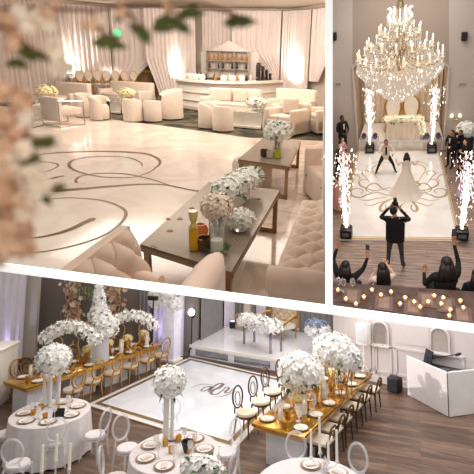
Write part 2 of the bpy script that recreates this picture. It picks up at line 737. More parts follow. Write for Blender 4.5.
# --- floor: carpet behind, polished stone on the right, the wrapped dance floor
struct(slab_floor('floor', [(-30, beam_y(-30) - 1), (420, beam_y(420) - 1), (366, 99), (-60, 97)], -.06, -.02, carpet_m))
struct(slab_floor('floor', [(150, beam_y(150) - 1), (420, beam_y(420) - 1), (372, 143), (246, 137.5)], -.02, -.002, tile_m))
df = struct(slab_floor('dance_floor', [(-30, beam_y(-30) - 1), (232, beam_y(232) - 1), (278, 190), (250, 138), (160, 125.5), (72, 114.5), (-40, 101)], -.02, .0, floor_wrap))

# gold scrollwork on the dance floor, drawn as tapering bands
def spline(pts, n=10):
    out = []
    P = [Vector(p) for p in pts]
    P = [P[0] * 2 - P[1]] + P + [P[-1] * 2 - P[-2]]
    for i in range(1, len(P) - 2):
        a, b, c, d = P[i - 1:i + 3]
        for k in range(n):
            t = k / n
            out.append(.5 * ((2 * b) + (c - a) * t + (2 * a - 5 * b + 4 * c - d) * t * t + (3 * b - a - 3 * c + d) * t ** 3))
    out.append(P[-2])
    return out


def band(mb, pts, w0, w1, w2, z, head=0):
    """flat ribbon along floor points; widths at start, middle, end"""
    k = len(pts)
    prev = None
    for i, p in enumerate(pts):
        t = pts[min(i + 1, k - 1)] - pts[max(i - 1, 0)]
        t.z = 0
        if t.length < 1e-6:
            continue
        t.normalize()
        f = i / (k - 1)
        w = (w0 + (w1 - w0) * f * 2) if f < .5 else (w1 + (w2 - w1) * (f - .5) * 2)
        sd = Vector((-t.y, t.x, 0)) * w * .5
        cur = (mb.bm.verts.new((p.x + sd.x, p.y + sd.y, z)), mb.bm.verts.new((p.x - sd.x, p.y - sd.y, z)))
        if prev:
            mb.bm.faces.new((prev[0], prev[1], cur[1], cur[0]))
        prev = cur
    if head:
        p = pts[0]
        ring = [mb.bm.verts.new((p.x + head * math.cos(a * PI / 6), p.y + head * 1.3 * math.sin(a * PI / 6), z + .0005)) for a in range(12)]
        mb.bm.faces.new(ring)
    return mb


olive_gold = mat('olive_gold_vinyl', (104, 78, 26), rough=.35, metal=.2, var=.1)
SCROLLS = [
    ([(20, 158), (45, 154), (75, 152), (105, 151.5), (140, 153), (155, 157), (160, 163), (152, 171)], .03, .075, .02, 0),
    ([(152, 171), (135, 177), (110, 177.5), (90, 175), (74, 170), (69, 165), (74, 160), (90, 157), (110, 156.5), (130, 158), (141, 163), (142, 166)], .02, .04, .015, 0),
    ([(77, 183), (76, 180), (82, 176), (100, 173.5), (125, 174), (150, 179), (175, 187), (200, 191), (225, 195)], .03, .03, .012, 0),
    ([(52, 191), (80, 189), (110, 186.5), (140, 184.5), (165, 185), (195, 191), (216, 195)], .10, .05, .01, 0),
    ([(91, 220), (84, 223), (74, 228), (60, 233), (42, 237), (25, 239)], .06, .05, .01, .045),
    ([(34, 253), (60, 249), (90, 241), (110, 232), (122, 222), (126, 214), (122, 208), (108, 202), (90, 199), (65, 198), (35, 201)], .012, .03, .012, 0),
    ([(42, 181), (50, 179), (58, 177), (64, 176)], .015, .04, .05, 0),
    ([(30, 161), (45, 162), (57, 164), (57, 167), (48, 171), (36, 173)], .015, .02, .012, 0),
]
mb = MB()
for px, a, b, c, hd in SCROLLS:
    band(mb, spline([A(x, y) for x, y in px]), a * 1.25, b * 1.35, c * 1.25, .0035, hd)
mb.build('scroll_pattern', olive_gold, df, flat=True)['label'] = 'olive gold scrollwork'

# --- shell
W = [A(-45, 104), A(30, 99), A(120, 97), A(178, 98), A(290, 103), A(333, 110), A(362, 114)]
ZC = 3.75
for i in range(len(W) - 1):
    struct(MB().wall(W[i], W[i + 1], 0, ZC, .12, 1).build('wall_back', ltone))
rp = A(362, 114)
struct(MB().wall(rp, A(354, 190), 0, ZC, .05, 1).build('wall_right', ltone))
ceil_m = mat('warm_white_ceiling', (236, 222, 206), rough=.8, var=.02)
cl = [p for p in W] + [Vector((3.0, 9, 0)), Vector((-14, 9, 0))]
struct(MB().prism([(p.x, p.y) for p in cl], ZC, ZC + .1).build('ceiling', ceil_m))
crown = mat('crown_moulding_paint', (206, 186, 164), rough=.6, var=.03)
for i in range(len(W) - 1):
    mb = MB()
    mb.wall(W[i] - Vector((0, .1, 0)), W[i + 1] - Vector((0, .1, 0)), ZC - .16, ZC - .03, .08, -1)
    mb.wall(W[i] - Vector((0, .18, 0)), W[i + 1] - Vector((0, .18, 0)), ZC - .07, ZC - .005, .1, -1)
    struct(mb.build('trim_3', crown))


# --- drapes: pleated sheets between two floor points; edges may be swept aside
def drape(label, p, q, z0=0.0, z1=ZC - .15, pleats=16, amp=.07, left=None, right=None, group='ivory drapes along the back wall', m=None):
    p, q = Vector(p), Vector(q)
    d = q - p
    n = Vector((d.y, -d.x, 0)).normalized()
    left = left or (lambda t: 0.0)
    right = right or (lambda t: 1.0)
    ph = random.uniform(0, 6)

    def fn(u, t):
        a, b = left(t), right(t)
        x = a + (b - a) * u
        wv = math.sin(u * pleats * 2 * PI + ph) + .4 * math.sin(u * pleats * 4.6 * PI + 1.3 * ph)
        o = p + d * x + n * (amp * wv * (.55 + .45 * (b - a)) + .12)
        return (o.x, o.y, z0 + (z1 - z0) * t)
    mb = MB().grid(fn, pleats * 10, 14)
    return tag(mb.build('drape', m or drape_m, angle=180), label, 'curtain', group)


off = Vector((0, -.35, 0))
drape('long pleated ivory drape at far left behind the blossoms', A(-40, 104) + off, A(61, 98.6) + off, pleats=18)
drape('pleated ivory drape behind the row of gold dining chairs', A(62, 98.6) + off, A(118, 97.6) + off, pleats=12)
def sweep(top, tie, bot, k=.62):
    return lambda t: (bot + (tie - bot) * min(1, t / .32) if t < .32 else tie + (top - tie) * ((t - .32) / .68) ** k)
# tied back round the wooden door: the sheet fills the top and draws aside below
drape('ivory drape swept to the left of the wooden door', A(120, 97.5) + off, A(178, 98.5) + off, pleats=8,
      left=lambda t: 0, right=lambda t: .26 + .42 * max(0, (t - .12) / .33) ** 1.3 if t < .45 else .68, amp=.05)
drape('ivory drape swept to the right of the wooden door', A(120, 97.5) + off * 2.2, A(190, 98.8) + off * 2.2, pleats=9,
      left=lambda t: .68 - .16 * max(0, (t - .05) / .40) ** 1.2 if t < .45 else .52, right=lambda t: 1, amp=.05)
drape('ivory drape gathered beside the left end of the bar', A(191, 98.6) + off * 3.0, A(206, 99.2) + off * 3.0, pleats=5, amp=.06)
drape('ivory drape swept left above the mirrored back bar', A(207, 99.2) + off, A(262, 101.5) + off, pleats=10,
      left=lambda t: 0, right=lambda t: .10 + .50 * max(0, (t - .30) / .30) if t < .60 else .6, amp=.05)
drape('ivory drape swept right above the mirrored back bar', A(218, 99.5) + off * 2.2, A(282, 102.6) + off * 2.2, pleats=10,
      left=lambda t: .88 - .57 * max(0, (t - .30) / .30) if t < .60 else .31, right=lambda t: 1, amp=.05)
drape('broad ivory drape glowing at the right end of the bar', A(284, 102.2) + off * 2.2, A(310, 105) + off * 2.2, pleats=10, amp=.07)
drape('ivory drape pulled back in the far right corner', A(312, 105.6) + off * 1.6, A(336, 110) + off * 1.6, z0=1.0, pleats=6,
      left=lambda t: 0, right=lambda t: .35 + .65 * min(1, t * 1.6), amp=.05)

# --- wooden double door showing between the drapes
wood_gold = mat('honey_wood_door', (150, 112, 66), rough=.5, var=.15, scale=3, stretch=(1, 1, 6))
dp, dq = A(139, 97.6) - Vector((0, .06, 0)), A(166, 97.8) - Vector((0, .06, 0))
dd = (dq - dp)
dn = Vector((dd.y, -dd.x, 0)).normalized()
door = struct(thing('door_1', 'honey coloured wooden double door between the swept drapes', 'door', dp, 0))
del door['category']
D0 = Vector((0, 0, 0))
for k in (0, 1):
    a, b = dd * (k * .5 + .01), dd * (k * .5 + .49)
    mb = MB().wall(a + dn * .02, b + dn * .02, 0, 2.3, .06, -1)
    for z0, z1 in ((.2, 1.0), (1.25, 2.1)):
        mb.wall(a + (b - a) * .2 + dn * .09, a + (b - a) * .8 + dn * .09, z0, z1, .02, -1)
    mb.build('door_leaf', wood_gold, door)
mb = MB().wall(dd * .03 + dn * .14, dd * .97 + dn * .14, 1.1, 1.18, .05, -1)
mb.build('push_bar', gold, door)

# --- bar: bowed white counter
bc0, bc1, bcm = A(178, 107), A(282, 107), A(231, 113)
def bow(t, o=0.0):
    p = bc0 * (1 - t) ** 2 + (bcm * 2 - (bc0 + bc1) * .5) * 2 * t * (1 - t) + bc1 * t * t
    tg = ((bcm * 2 - (bc0 + bc1) * .5) - bc0) * 2 * (1 - t) + (bc1 - (bcm * 2 - (bc0 + bc1) * .5)) * 2 * t
    n = Vector((tg.y, -tg.x, 0)).normalized()
    return p + n * o
bar = thing('bar_counter', 'long bowed white bar counter with bottles on top, in front of drapes', 'bar', (0, 0, 0))
def strip(o0, o1, z0, z1, n=24):
    mb = MB()
    f = [bow(i / n, o1) for i in range(n + 1)]
    b = [bow(i / n, o0) for i in range(n + 1)]
    return mb.prism([(p.x, p.y) for p in f + b[::-1]], z0, z1)
strip(-.7, 0, 0, .95).build('body', white_lacquer, bar)
strip(-.8, .1, .95, 1.02).build('counter_top', white_lacquer, bar)
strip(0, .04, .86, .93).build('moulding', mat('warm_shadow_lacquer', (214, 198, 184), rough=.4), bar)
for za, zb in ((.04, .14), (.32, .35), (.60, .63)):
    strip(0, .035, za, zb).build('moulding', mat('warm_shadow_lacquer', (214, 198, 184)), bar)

# --- mirrored back bar with gable and two shelves
kb = A(238, 101.2) + Vector((0, -1.35, 0))
bb = thing('back_bar', 'mirrored back bar unit with gabled top and two bottle shelves', 'shelf unit', kb, -.1)
silver = mat('silver_leaf_frame', (206, 196, 186), rough=.25, metal=.8, var=.05)
mir = mat('mirror_glass', (232, 220, 208), rough=.25, metal=.35, var=.02)
wB = .88
MB().prism([(-wB - .35, .02), (wB + .35, .02), (wB + .35, .06), (-wB - .35, .06)], 1.0, 2.02).build('mirror_panel', mir, bb)
mb = MB()
mb.solid([(-wB, .0, 2.02), (wB, .0, 2.02), (0, 0, 2.42)], (0, .04, 0))
mb.build('gable_mirror', mir, bb)
for x in (-wB, -.3, .3, wB):
    MB().box((x, -.1, 1.5), (.04, .2, 1.06)).build('upright', silver, bb)
for z in (1.02, 1.36, 1.66, 2.03):
    MB().box((0, -.12, z), (2 * wB + .06, .24, .03)).build('shelf', silver, bb)

# bottles: gold spirits on the back bar's upper shelf, dark ones below, clutter along the counter
def bottle(col, trans=.3):
    def make(label):
        o = thing('liquor_bottle', label, 'bottle')
        m = mat('bottle_%d_%d_%d' % col, col, rough=.1, trans=trans, var=.05)
        MB().lathe([(0, 0), (.045, 0), (.05, .02), (.05, .17), (.018, .21), (.016, .27), (0, .27)], n=8).build('body', m, o)
        MB().cyl((0, 0, .262), (0, 0, .30), .02, n=8).build('cap', gold, o)
        return o
    return make
kinds = [Repeat(bottle((196, 132, 40)), 'amber bottles on the back bar'), Repeat(bottle((40, 30, 26), 0), 'dark bottles on the back bar'),
         Repeat(bottle((214, 206, 190)), 'pale bottles on the back bar')]
ORD = ['first', 'second', 'third', 'fourth', 'fifth', 'sixth', 'seventh', 'eighth', 'ninth', 'tenth', 'eleventh', 'twelfth', 'thirteenth', 'fourteenth', 'fifteenth', 'sixteenth']
RZ = Matrix.Rotation(-.1, 3, 'Z')
for i in range(9):
    x = -.78 + i * .195
    kinds[0].put(kb + RZ @ Vector((x, -.13, 1.682)), 0, 'amber liquor bottle, %s from the left on the upper mirrored shelf' % ORD[i], scale=random.uniform(.9, 1.08))
    kinds[1 if i % 3 != 1 else 2].put(kb + RZ @ Vector((x, -.13, 1.382)), 0, '%s liquor bottle, %s from the left on the lower mirrored shelf' % ('dark' if i % 3 != 1 else 'pale', ORD[i]), scale=random.uniform(.8, .9))
tops = [.03, .07, .11, .15, .20, .27, .33, .39, .44, .50, .56, .63, .69, .76]
for i, t in enumerate(tops):
    k = (2, 2, 1, 2, 1, 1, 0, 2, 1, 2, 2, 0, 1, 2)[i]
    p = bow(t, -.33 - .12 * (i % 3))
    p.z = 1.026
    kinds[k].put(p, 0, '%s bottle standing on the bowed white bar, %s from its left end' % (('amber', 'dark', 'pale')[k], ORD[i]), 'bottles along the bar counter', scale=random.uniform(.8, 1.05))
def bowl(label):
    o = thing('glass_bowl', label, 'bowl')
    MB().lathe([(.03, 0), (.09, .05), (.12, .12), (.11, .12), (.08, .06), (0, .02)], n=10).build('bowl_body', white_lacquer, o)
    bloom_ball(MB(), (0, 0, .13), (.09, .09, .06), 14, .045).build('garnish', white_petal, o)
    return o
bw = Repeat(bowl, 'white garnish bowls on the bar')
for i, t in enumerate((.05, .13, .18, .24, .44, .52, .60)):
    p = bow(t, -.08)
    p.z = 1.026
    bw.put(p, 0, 'small white garnish bowl on the bar counter, %s from its left end' % ORD[i])
dark = mat('dark_bar_plastic', (44, 36, 32), rough=.4, var=.1)
for i, (t, hgt, ww) in enumerate(((.83, .62, .16), (.872, .5, .16), (.914, .38, .16), (.956, .24, .16))):
    p = bow(t, -.4)
    p.z = 1.026
    o = thing('drink_dispenser', 'dark drink dispenser at the right end of the bar, %s' % ('the tallest', 'second tallest', 'third tallest', 'the lowest')[i], 'dispenser', p, -.3, 'dark dispensers at the right bar end')
    MB().box((0, 0, hgt * .45), (ww, ww, hgt * .9), bev=.03).build('tank', dark, o)
    MB().box((0, 0, hgt * .95), (ww * .8, ww * .8, hgt * .1), bev=.02).build('lid', dark, o)
    MB().cyl((0, -ww * .5, .12), (0, -ww * .75, .10), .02).build('tap', chrome, o)


# --- seating
def cushion(mb, c, size, bev=.06, rz=0):
    return mb.box(c, size, rz, bev, 3)


def sofa(label, w=1.6, d=.85, seat=.42, back=.85, arm=.6, m=None, pillows=0):
    """faces -Y, back at +Y"""
    m = m or cream
    o = thing('lounge_sofa', label, 'sofa')
    cushion(MB(), (0, 0, .2), (w, d, .32), .03).build('base', m, o)
    n = 2
    for i in range(n):
        cushion(MB(), (-w / 2 + .14 + (w - .28) * (i + .5) / n, -.08, seat - .03), ((w - .28) / n, d - .2, .15), .05).build('seat_cushion', m, o)
    cushion(MB(), (0, d / 2 - .1, back / 2 + .02), (w, .2, back - .04), .06).build('backrest', m, o)
    for s in (-1, 1):
        cushion(MB(), (s * (w / 2 - .08), 0, arm / 2 + .02), (.16, d, arm - .04), .05).build('arm', m, o)
    for i in range(pillows):
        cushion(MB(), ((i - (pillows - 1) / 2) * .5, .12, seat + .25), (.42, .16, .4), .07, .1).build('pillow', m, o)
    for sx in (-1, 1):
        for sy in (-1, 1):
            MB().cyl((sx * (w / 2 - .08), sy * (d / 2 - .08), 0), (sx * (w / 2 - .08), sy * (d / 2 - .08), .05), .03).build('foot', bronze, o)
    return o


def tub(label, r=.36, h=.72, m=None):
    """round tub chair, open towards -Y"""
    m = m or cream
    o = thing('tub_chair', label, 'armchair')
    MB().lathe([(0, .03), (r - .04, .03), (r - .02, .08), (r - .02, .36), (r - .07, .42), (0, .43)], n=18).build('seat', m, o)
    n = 20
    def fn(u, v):
        a = -.32 * PI + u * 1.64 * PI      # wraps round the back
        a2 = a
        hh = .40 + (h - .40) * (1 - abs(2 * u - 1) ** 3 * .55)
        prof = [(r - .08, .3), (r - .085, hh - .03), (r - .06, hh), (r - .02, hh), (r + .005, hh - .03), (r + .01, .02)]
        k = min(int(v * 5 + .001), 4)
        f = v * 5 - k
        q0, q1 = prof[k], prof[k + 1]
        rr, zz = q0[0] + (q1[0] - q0[0]) * f, q0[1] + (q1[1] - q0[1]) * f
        return (rr * math.cos(a2), rr * math.sin(a2), zz)
    MB().grid(fn, n, 5).build('wrap_back', m, o, angle=60)
    return o


def face(rz):
    return rz


tubs = Repeat(lambda l: tub(l, .27, .66), 'white tub chairs in the lounge')
TUB = [((101, 119.5), 1.35, 'white tub chair seen from the side, at the left end of the long white sofa', 1.0),
       ((133.5, 121), 2.9, 'white tub chair with its back to us, left one of a pair before yellow bouquet', .95),
       ((153, 121), 3.2, 'white tub chair with its back to us, right one of a pair before yellow bouquet', .9),
       ((171, 118.5), -.9, 'taller white tub chair at the carpet edge left of the bar', 1.3),
       ((209, 127.5), 1.4, 'white tub chair seen from the side, left of the glass cube table', .98),
       ((223, 130.5), 2.7, 'white tub chair with its back to us beside the glass cube table', .95),
       ((86, 116.5), 1.5, 'white tub chair at the right end of the far left sofa', 1.02)]
for (px, rz, lab, sc) in TUB:
    tubs.put(A(*px), rz, lab, scale=sc)

sf1 = sofa('white sofa at far left behind the chrome framed chair', 1.5, .85, back=.88)
sf1.matrix_world = CUR.M @ Matrix.Translation(A(67, 111)) @ Matrix.Rotation(-.25, 4, 'Z')
sf2 = sofa('long white sofa in front of the wooden door', 2.0, .8, back=.86)
sf2.matrix_world = CUR.M @ Matrix.Translation(A(127, 106.5)) @ Matrix.Rotation(-.25, 4, 'Z')
sf3 = sofa('white sofa with pillows in front of the bar, left of glass cube table', 1.75, .85, back=.85, pillows=2)
sf3.matrix_world = CUR.M @ Matrix.Translation(A(231, 117)) @ Matrix.Rotation(-.1, 4, 'Z')
sf4 = sofa('white loveseat on the right under the glowing drape', 1.35, .85, back=.9)
sf4.matrix_world = CUR.M @ Matrix.Translation(A(291, 119)) @ Matrix.Rotation(-.25, 4, 'Z')
sf5 = sofa('white armchair with square pillow beside the second glass coffee table', .9, .85, back=.74, arm=.62, pillows=1)
sf5.matrix_world = CUR.M @ Matrix.Translation(A(287, 133)) @ Matrix.Rotation(-.4, 4, 'Z')
sf6 = sofa('white armchair cut off by the right edge of the lounge', .9, .85, back=.86, arm=.6)
sf6.matrix_world = CUR.M @ Matrix.Translation(A(325, 132)) @ Matrix.Rotation(-1.1, 4, 'Z')

# chrome framed easy chair seen from behind, and the glass side table left of it
cc = thing('chrome_framed_chair', 'white easy chair with square chrome frame at the left carpet edge', 'armchair', A(65, 124.5), 2.75)
for sx in (-1, 1):
    MB().tube([(sx * .38, -.32, .02), (sx * .38, .34, .02), (sx * .38, .34, .64), (sx * .38, -.32, .60)], .018, 4, closed=True).build('side_frame', chrome, cc)
MB().cyl((-.38, .34, .02), (.38, .34, .02), .018, n=4).build('crossbar', chrome, cc)
cushion(MB(), (0, 0, .36), (.72, .62, .18), .05).build('seat', cream, cc)
cushion(MB(), (0, .30, .42), (.72, .12, .6), .05).build('backrest', cream, cc)
st = thing('side_table', 'square chrome side table with glass top at far left', 'side table', A(28, 126.5), .2)
MB().box((0, 0, .67), (.55, .55, .02)).build('table_top', glass, st)
for s in (-1, 1):
    MB().tube([(s * .25, -.25, .01), (s * .25, .25, .01), (s * .25, .25, .65), (s * .25, -.25, .65)], .016, 4, closed=True).build('frame_side', chrome, st)
wicker = mat('tan_woven_seat', (196, 168, 138), rough=.85, var=.12, scale=30, bump=.3)
cc2 = thing('low_slipper_chair', 'small tan low chair between the chrome side table and the framed chair', 'chair', A(46.5, 119.8), .3)
cushion(MB(), (0, 0, .35), (.5, .5, .16), .05).build('seat', cream, cc2)
cushion(MB(), (0, .24, .5), (.5, .1, .4), .04).build('backrest', wicker, cc2)
for sx in (-1, 1):
    for sy in (-1, 1):
        MB().cyl((sx * .2, sy * .2, 0), (sx * .2, sy * .2, .3), .015).build('leg', chrome, cc2)


# high gold backed chairs at a tall table behind the sofas
def din(label):
    o = thing('high_chair', label, 'chair')
    MB().box((0, 0, .78), (.34, .36, .06), bev=.015).build('seat', cream, o)
    mb = MB()
    mb.solid([(.155 * math.cos(a * PI / 8), .16, 1.16 + .2 * math.sin(a * PI / 8)) for a in range(16)], (0, .04, 0))
    mb.build('back_pad', cream, o)
    mb = MB()
    mb.tube([(.16 * math.cos(a * PI / 8), .18, 1.16 + .21 * math.sin(a * PI / 8)) for a in range(16)], .02, 5, closed=True)
    mb.tube([(-.12, .17, .78), (-.12, .18, 1.04)], .018, 5)
    mb.tube([(.12, .17, .78), (.12, .18, 1.04)], .018, 5)
    mb.build('back_frame', gold, o)
    for sx in (-1, 1):
        for sy in (-1, 1):
            MB().cyl((sx * .14, sy * .15, 0), (sx * .15, sy * .16, .76), .018, n=5).build('leg', gold, o)
    return o
dr = Repeat(din, 'high gold backed chairs behind the lounge sofas')
wq0, wq1 = A(66, 98.6), A(116, 97.6)
wq = (wq1 - wq0).normalized()
wqn = Vector((wq.y, -wq.x, 0))
wrz = math.atan2(wq.y, wq.x)
for i in range(7):
    p = A(74 + i * 8.2, 98.5 - .15 * i)
    dr.put(p + wqn * 1.6, PI + wrz, 'high gold backed cream chair behind the white sofas, %s from the left' % ORD[i], scale=.86)
lt = thing('high_table', 'long high table behind the gold backed cream chairs', 'table', (wq0 + wq1) / 2 + wqn * 1.0, wrz)
MB().box((0, 0, 1.0), (2.3, .4, .05)).build('table_top', cream, lt)
for sx in (-1, 1):
    MB().box((sx * 1.0, 0, .49), (.1, .34, .98)).build('leg', bronze, lt)


# --- bouquets
def bouquet(name, label, loc, rad, n, pr, zc, m=None, vase='low', green=10, sphere_low=-.5):
    o = thing(name, label, 'flowers', loc)
    if vase == 'low':
        MB().lathe([(0, 0), (rad[0] * .5, 0), (rad[0] * .55, zc * .8), (rad[0] * .5, zc * .8), (0, .02)], n=12).build('vase', glass, o)
    elif vase == 'tall':
        MB().lathe([(0, 0), (.055, 0), (.06, .005), (.06, zc), (.054, zc), (.054, .02), (0, .02)], n=12).build('vase', glass, o)
        mb = MB()
        for k in range(6):
            a = k * 1.05
            mb.cyl((.03 * math.cos(a), .03 * math.sin(a), .03), (.04 * math.cos(a + .6), .04 * math.sin(a + .6), zc), .006, n=4)
        mb.build('stems', leaf_m, o)
    mb = MB()
    mb.ball((0, 0, zc + rad[2] * .35), tuple(r * .82 for r in rad), 2)
    bloom_ball(mb, (0, 0, zc + rad[2] * .35), rad, n, pr, sphere_low)
    mb.build('flowers', m or white_petal, o, flat=True)
    if green:
        leaves_ball(MB(), (0, 0, zc + rad[2] * .2), rad, green, rad[0] * .55, -.1).build('leaves', leaf_m, o, flat=True)
    return o


yellow_petal = mat('ivory_yellow_petals', (246, 234, 188), rough=.7, var=.08, scale=20)
p = A(38, 125)
p.z = .68
bouquet('bouquet', 'round ivory bouquet on the table at far left', A(50, 115.3) + Vector((0, 0, .455)), (.28, .28, .2), 60, .07, .14, yellow_petal)
ft = thing('side_table', 'low white side table under the far left bouquet', 'side table', A(50, 115.3))
MB().box((0, 0, .42), (.6, .6, .05), bev=.01).build('table_top', white_lacquer, ft)
MB().box((0, 0, .2), (.5, .5, .4), bev=.02).build('base', white_lacquer, ft)


def cube_table(label, loc, rz, w, d, h):
    o = thing('glass_cube_table', label, 'coffee table', loc, rz)
    MB().box((0, 0, h - .012), (w, d, .024)).build('table_top', glass, o)
    MB().box((0, 0, .03), (w, d, .05)).build('base', white_lacquer, o)
    MB().box((0, 0, h * .5), (w * .8, d * .8, h - .1)).build('inner_case', mat('frosted_panel', (232, 226, 214), rough=.2, var=.1, scale=3), o)
    for sx in (-1, 1):
        for sy in (-1, 1):
            MB().box((sx * w / 2, sy * d / 2, h / 2), (.03, .03, h)).build('post', chrome, o)
    return o
cube_table('small glass cube table among the white tub chairs', A(121, 112.5), -.2, .55, .55, .42)
bouquet('bouquet', 'round pale yellow bouquet on the small glass cube table', A(128, 112.2) + Vector((0, 0, .426)), (.28, .26, .17), 70, .06, .1, yellow_petal)
cube_table('glass cube table with white base in front of the bar', A(250, 126), -.15, 1.0, .8, .45)
fb = bouquet('bouquet', 'square block of pale flowers with dark centres on the glass cube table', A(256, 125.5) + Vector((0, 0, .456)), (.27, .22, .15), 80, .055, .1)
mb = MB()
for k in range(9):
    a = random.uniform(0, 6.28)
    mb.ball((.24 * math.cos(a), -.2 * abs(math.sin(a)), .1 + random.uniform(0, .18)), .025, 1)
mb.build('dark_blooms', mat('plum_petals', (96, 50, 44), rough=.7), fb)


# --- the two big mirrored coffee tables
def coffee(label, corners, h, frame=.05):
    c = [A(x, y, h) for x, y in corners]            # near left, near right, far right, far left
    o = thing('coffee_table', label, 'coffee table')
    z = lambda p, k: (p.x, p.y, k)
    mb = MB()
    mb.prism([(p.x, p.y) for p in c], h - .02, h)
    mb.build('glass_top', smoke_glass, o)
    mb = MB()
    for i in range(4):
        a, b = c[i], c[(i + 1) % 4]
        mb.wall(a, b, h - .055, h - .004, .03, 1)
    mb.build('top_rim', bronze, o)
    ctr = sum(c, Vector()) / 4
    ctr.z = 0
    for (i, j) in ((0, 1), (3, 2)):
        a = c[i].lerp(Vector((ctr.x, ctr.y, h)), .03)
        b = c[j].lerp(Vector((ctr.x, ctr.y, h)), .03)
        ax = (c[3] - c[0]).normalized() * frame
        ax.z = 0
        if i == 3:
            ax = -ax
        for p in (a, b):
            t = (b - a).normalized() * .045
            if p is b:
                t = -t
            MB().prism([(q.x, q.y) for q in (p, p + t, p + t + ax, p + ax)], 0, h - .055).build('leg', bronze, o)
        MB().prism([(q.x, q.y) for q in (a, b, b + ax, a + ax)], 0, .05).build('foot_bar', bronze, o)
    a, b = c[1].lerp(ctr, .05), c[2].lerp(ctr, .05)
    return o, c
H1 = .45
ct1, c1 = coffee('large smoked glass coffee table with bronze frame, nearest, holding bottles and flowers', [(140, 244), (231, 272), (280, 190), (209, 182)], H1)
ct2, c2 = coffee('second smoked glass coffee table with bronze frame, behind the nearer one', [(238, 159), (289, 166.5), (301, 141), (263, 138)], H1)
mb = MB()
for x, y in ((154, 247), (168, 219), (180, 219), (192, 208), (259, 199), (234, 240), (170, 231)):
    p = A(x, y, H1)
    mb.lathe([(.006, .0005), (.02, .0005), (.024, .004), (.012, .008), (.006, .004)], (p.x, p.y, H1), n=10)
mb.build('rivets', bronze, ct1)

def on(x, y, h=H1):
    return A(x, y, h) + Vector((0, 0, .004))

# flower row (rectangular), roses in glass, low white roses
o = thing('flower_trough', 'long mound of white hydrangeas on the nearest coffee table', 'flowers', on(238, 216), 0)
ax = (A(246, 206, H1) - A(224, 222, H1)).normalized()
mb = MB()
for k, (px, z, r) in enumerate((((226, 213), .20, .115), ((236, 206), .20, .12), ((245, 199), .19, .115), ((252, 192), .16, .10))):
    q = on(*px) - on(238, 216)
    mb.ball((q.x, q.y, z), r * .85, 2)
    bloom_ball(mb, (q.x, q.y, z), (r, r, r * .85), 60, .045, -.7)
mb.build('flowers', white_petal, o, flat=True)
mb = MB()
for px in ((226, 214), (238, 207), (250, 196)):
    q = on(*px) - on(238, 216)
    leaves_ball(mb, (q.x, q.y, .17), (.11, .11, .09), 9, .08)
mb.build('leaves', leaf_m, o, flat=True)
qa, qb = on(229, 216) - on(238, 216), on(250, 199) - on(238, 216)
MB().wall(qa, qb, .003, .12, .1, 1).build('trough', white_lacquer, o)
bouquet('rose_bouquet', 'ball of blush roses in clear cylinder vase on the nearest coffee table', on(217, 238), (.105, .105, .095), 85, .034, .2, rose_petal, 'tall', 10)
bouquet('rose_bouquet', 'low cluster of white roses beside the blush rose vase', on(240, 230), (.10, .09, .06), 60, .05, .07, white_petal, 'low', 8)
# glass cylinder with stems in front, ringed by leaves
o = thing('cylinder_vase', 'clear cylinder vase ringed by dark green leaves, front of nearest table', 'vase', on(217, 252))
MB().lathe([(0, 0), (.05, 0), (.052, .2), (.046, .2), (.046, .012), (0, .012)], n=14).build('vase_body', glass, o)
MB().cyl((0, 0, .01), (0, 0, .09), .042, n=12).build('candle', mat('ivory_wax', (246, 236, 214), rough=.5, emit=.1), o)
mb = MB()
for k in range(22):
    a = k * 2 * PI / 22
    mb.leaf((.05 * math.cos(a), .05 * math.sin(a), .02), (math.cos(a), math.sin(a), random.uniform(.2, .6)), .06, .018)
mb.build('leaf_ring', leaf_m, o, flat=True)
o = thing('glass_decanter', 'square yellow glass bottle with stopper on the nearest coffee table', 'bottle', on(194, 250))
yg = mat('yellow_liqueur_glass', (226, 178, 36), rough=.08, trans=.35, var=.05)
MB().box((0, 0, .085), (.065, .065, .17), .4, .012).build('body', yg, o)
MB().lathe([(.03, .17), (.02, .19), (.016, .2), (.026, .22), (.034, .27), (.03, .28), (0, .28)], n=8).build('stopper', mat('pale_gold_glass', (226, 206, 130), rough=.08, trans=.4), o)
o = thing('votive_cup', 'round amber glass votive beside the yellow bottle', 'candle holder', on(201, 240))
MB().lathe([(.025, 0), (.05, .04), (.055, .08), (.035, .12), (.03, .12), (.05, .07), (0, .01)], n=12).build('cup', mat('amber_glass', (206, 120, 60), rough=.1, trans=.5, emit=.12), o)
o = thing('votive_cup', 'dark bronze glass tumbler between yellow bottle and leaves', 'candle holder', on(204, 250))
MB().lathe([(.03, 0), (.045, .01), (.05, .09), (.044, .09), (.04, .02), (0, .015)], n=12).build('cup', mat('bronze_glass', (120, 84, 52), rough=.1, trans=.4), o)
# second table flowers
o = bouquet('white_bouquet', 'loose white bouquet on the second coffee table', on(277, 152), (.19, .18, .16), 90, .06, .22, white_petal, 'tall', 14)
for i, (px, col, lab) in enumerate((((264, 157), (80, 60, 56), 'dark glass votive on the second coffee table'), ((277.5, 158.5), (206, 200, 60), 'lime yellow glass votive on the second coffee table'),
                                    ((270, 158), (226, 210, 190), 'clear glass votive at the foot of the second table bouquet'))):
    o = thing('votive_cup', lab, 'candle holder', on(*px))
    MB().lathe([(.03, 0), (.05, .01), (.055, .1), (.05, .1), (.045, .02), (0, .015)], n=10).build('cup', mat('votive_%d' % i, col, rough=.1, trans=.3), o)
o = thing('pouf', 'round white pouf between the two coffee tables', 'ottoman', A(252, 184))
MB().lathe([(0, 0), (.26, 0), (.29, .03), (.29, .3), (.26, .37), (0, .38)], n=24).build('cushion', cream, o)
MB().lathe([(.287, .03), (.296, .04), (.296, .07), (.287, .08)], n=24).build('piping', cream, o)


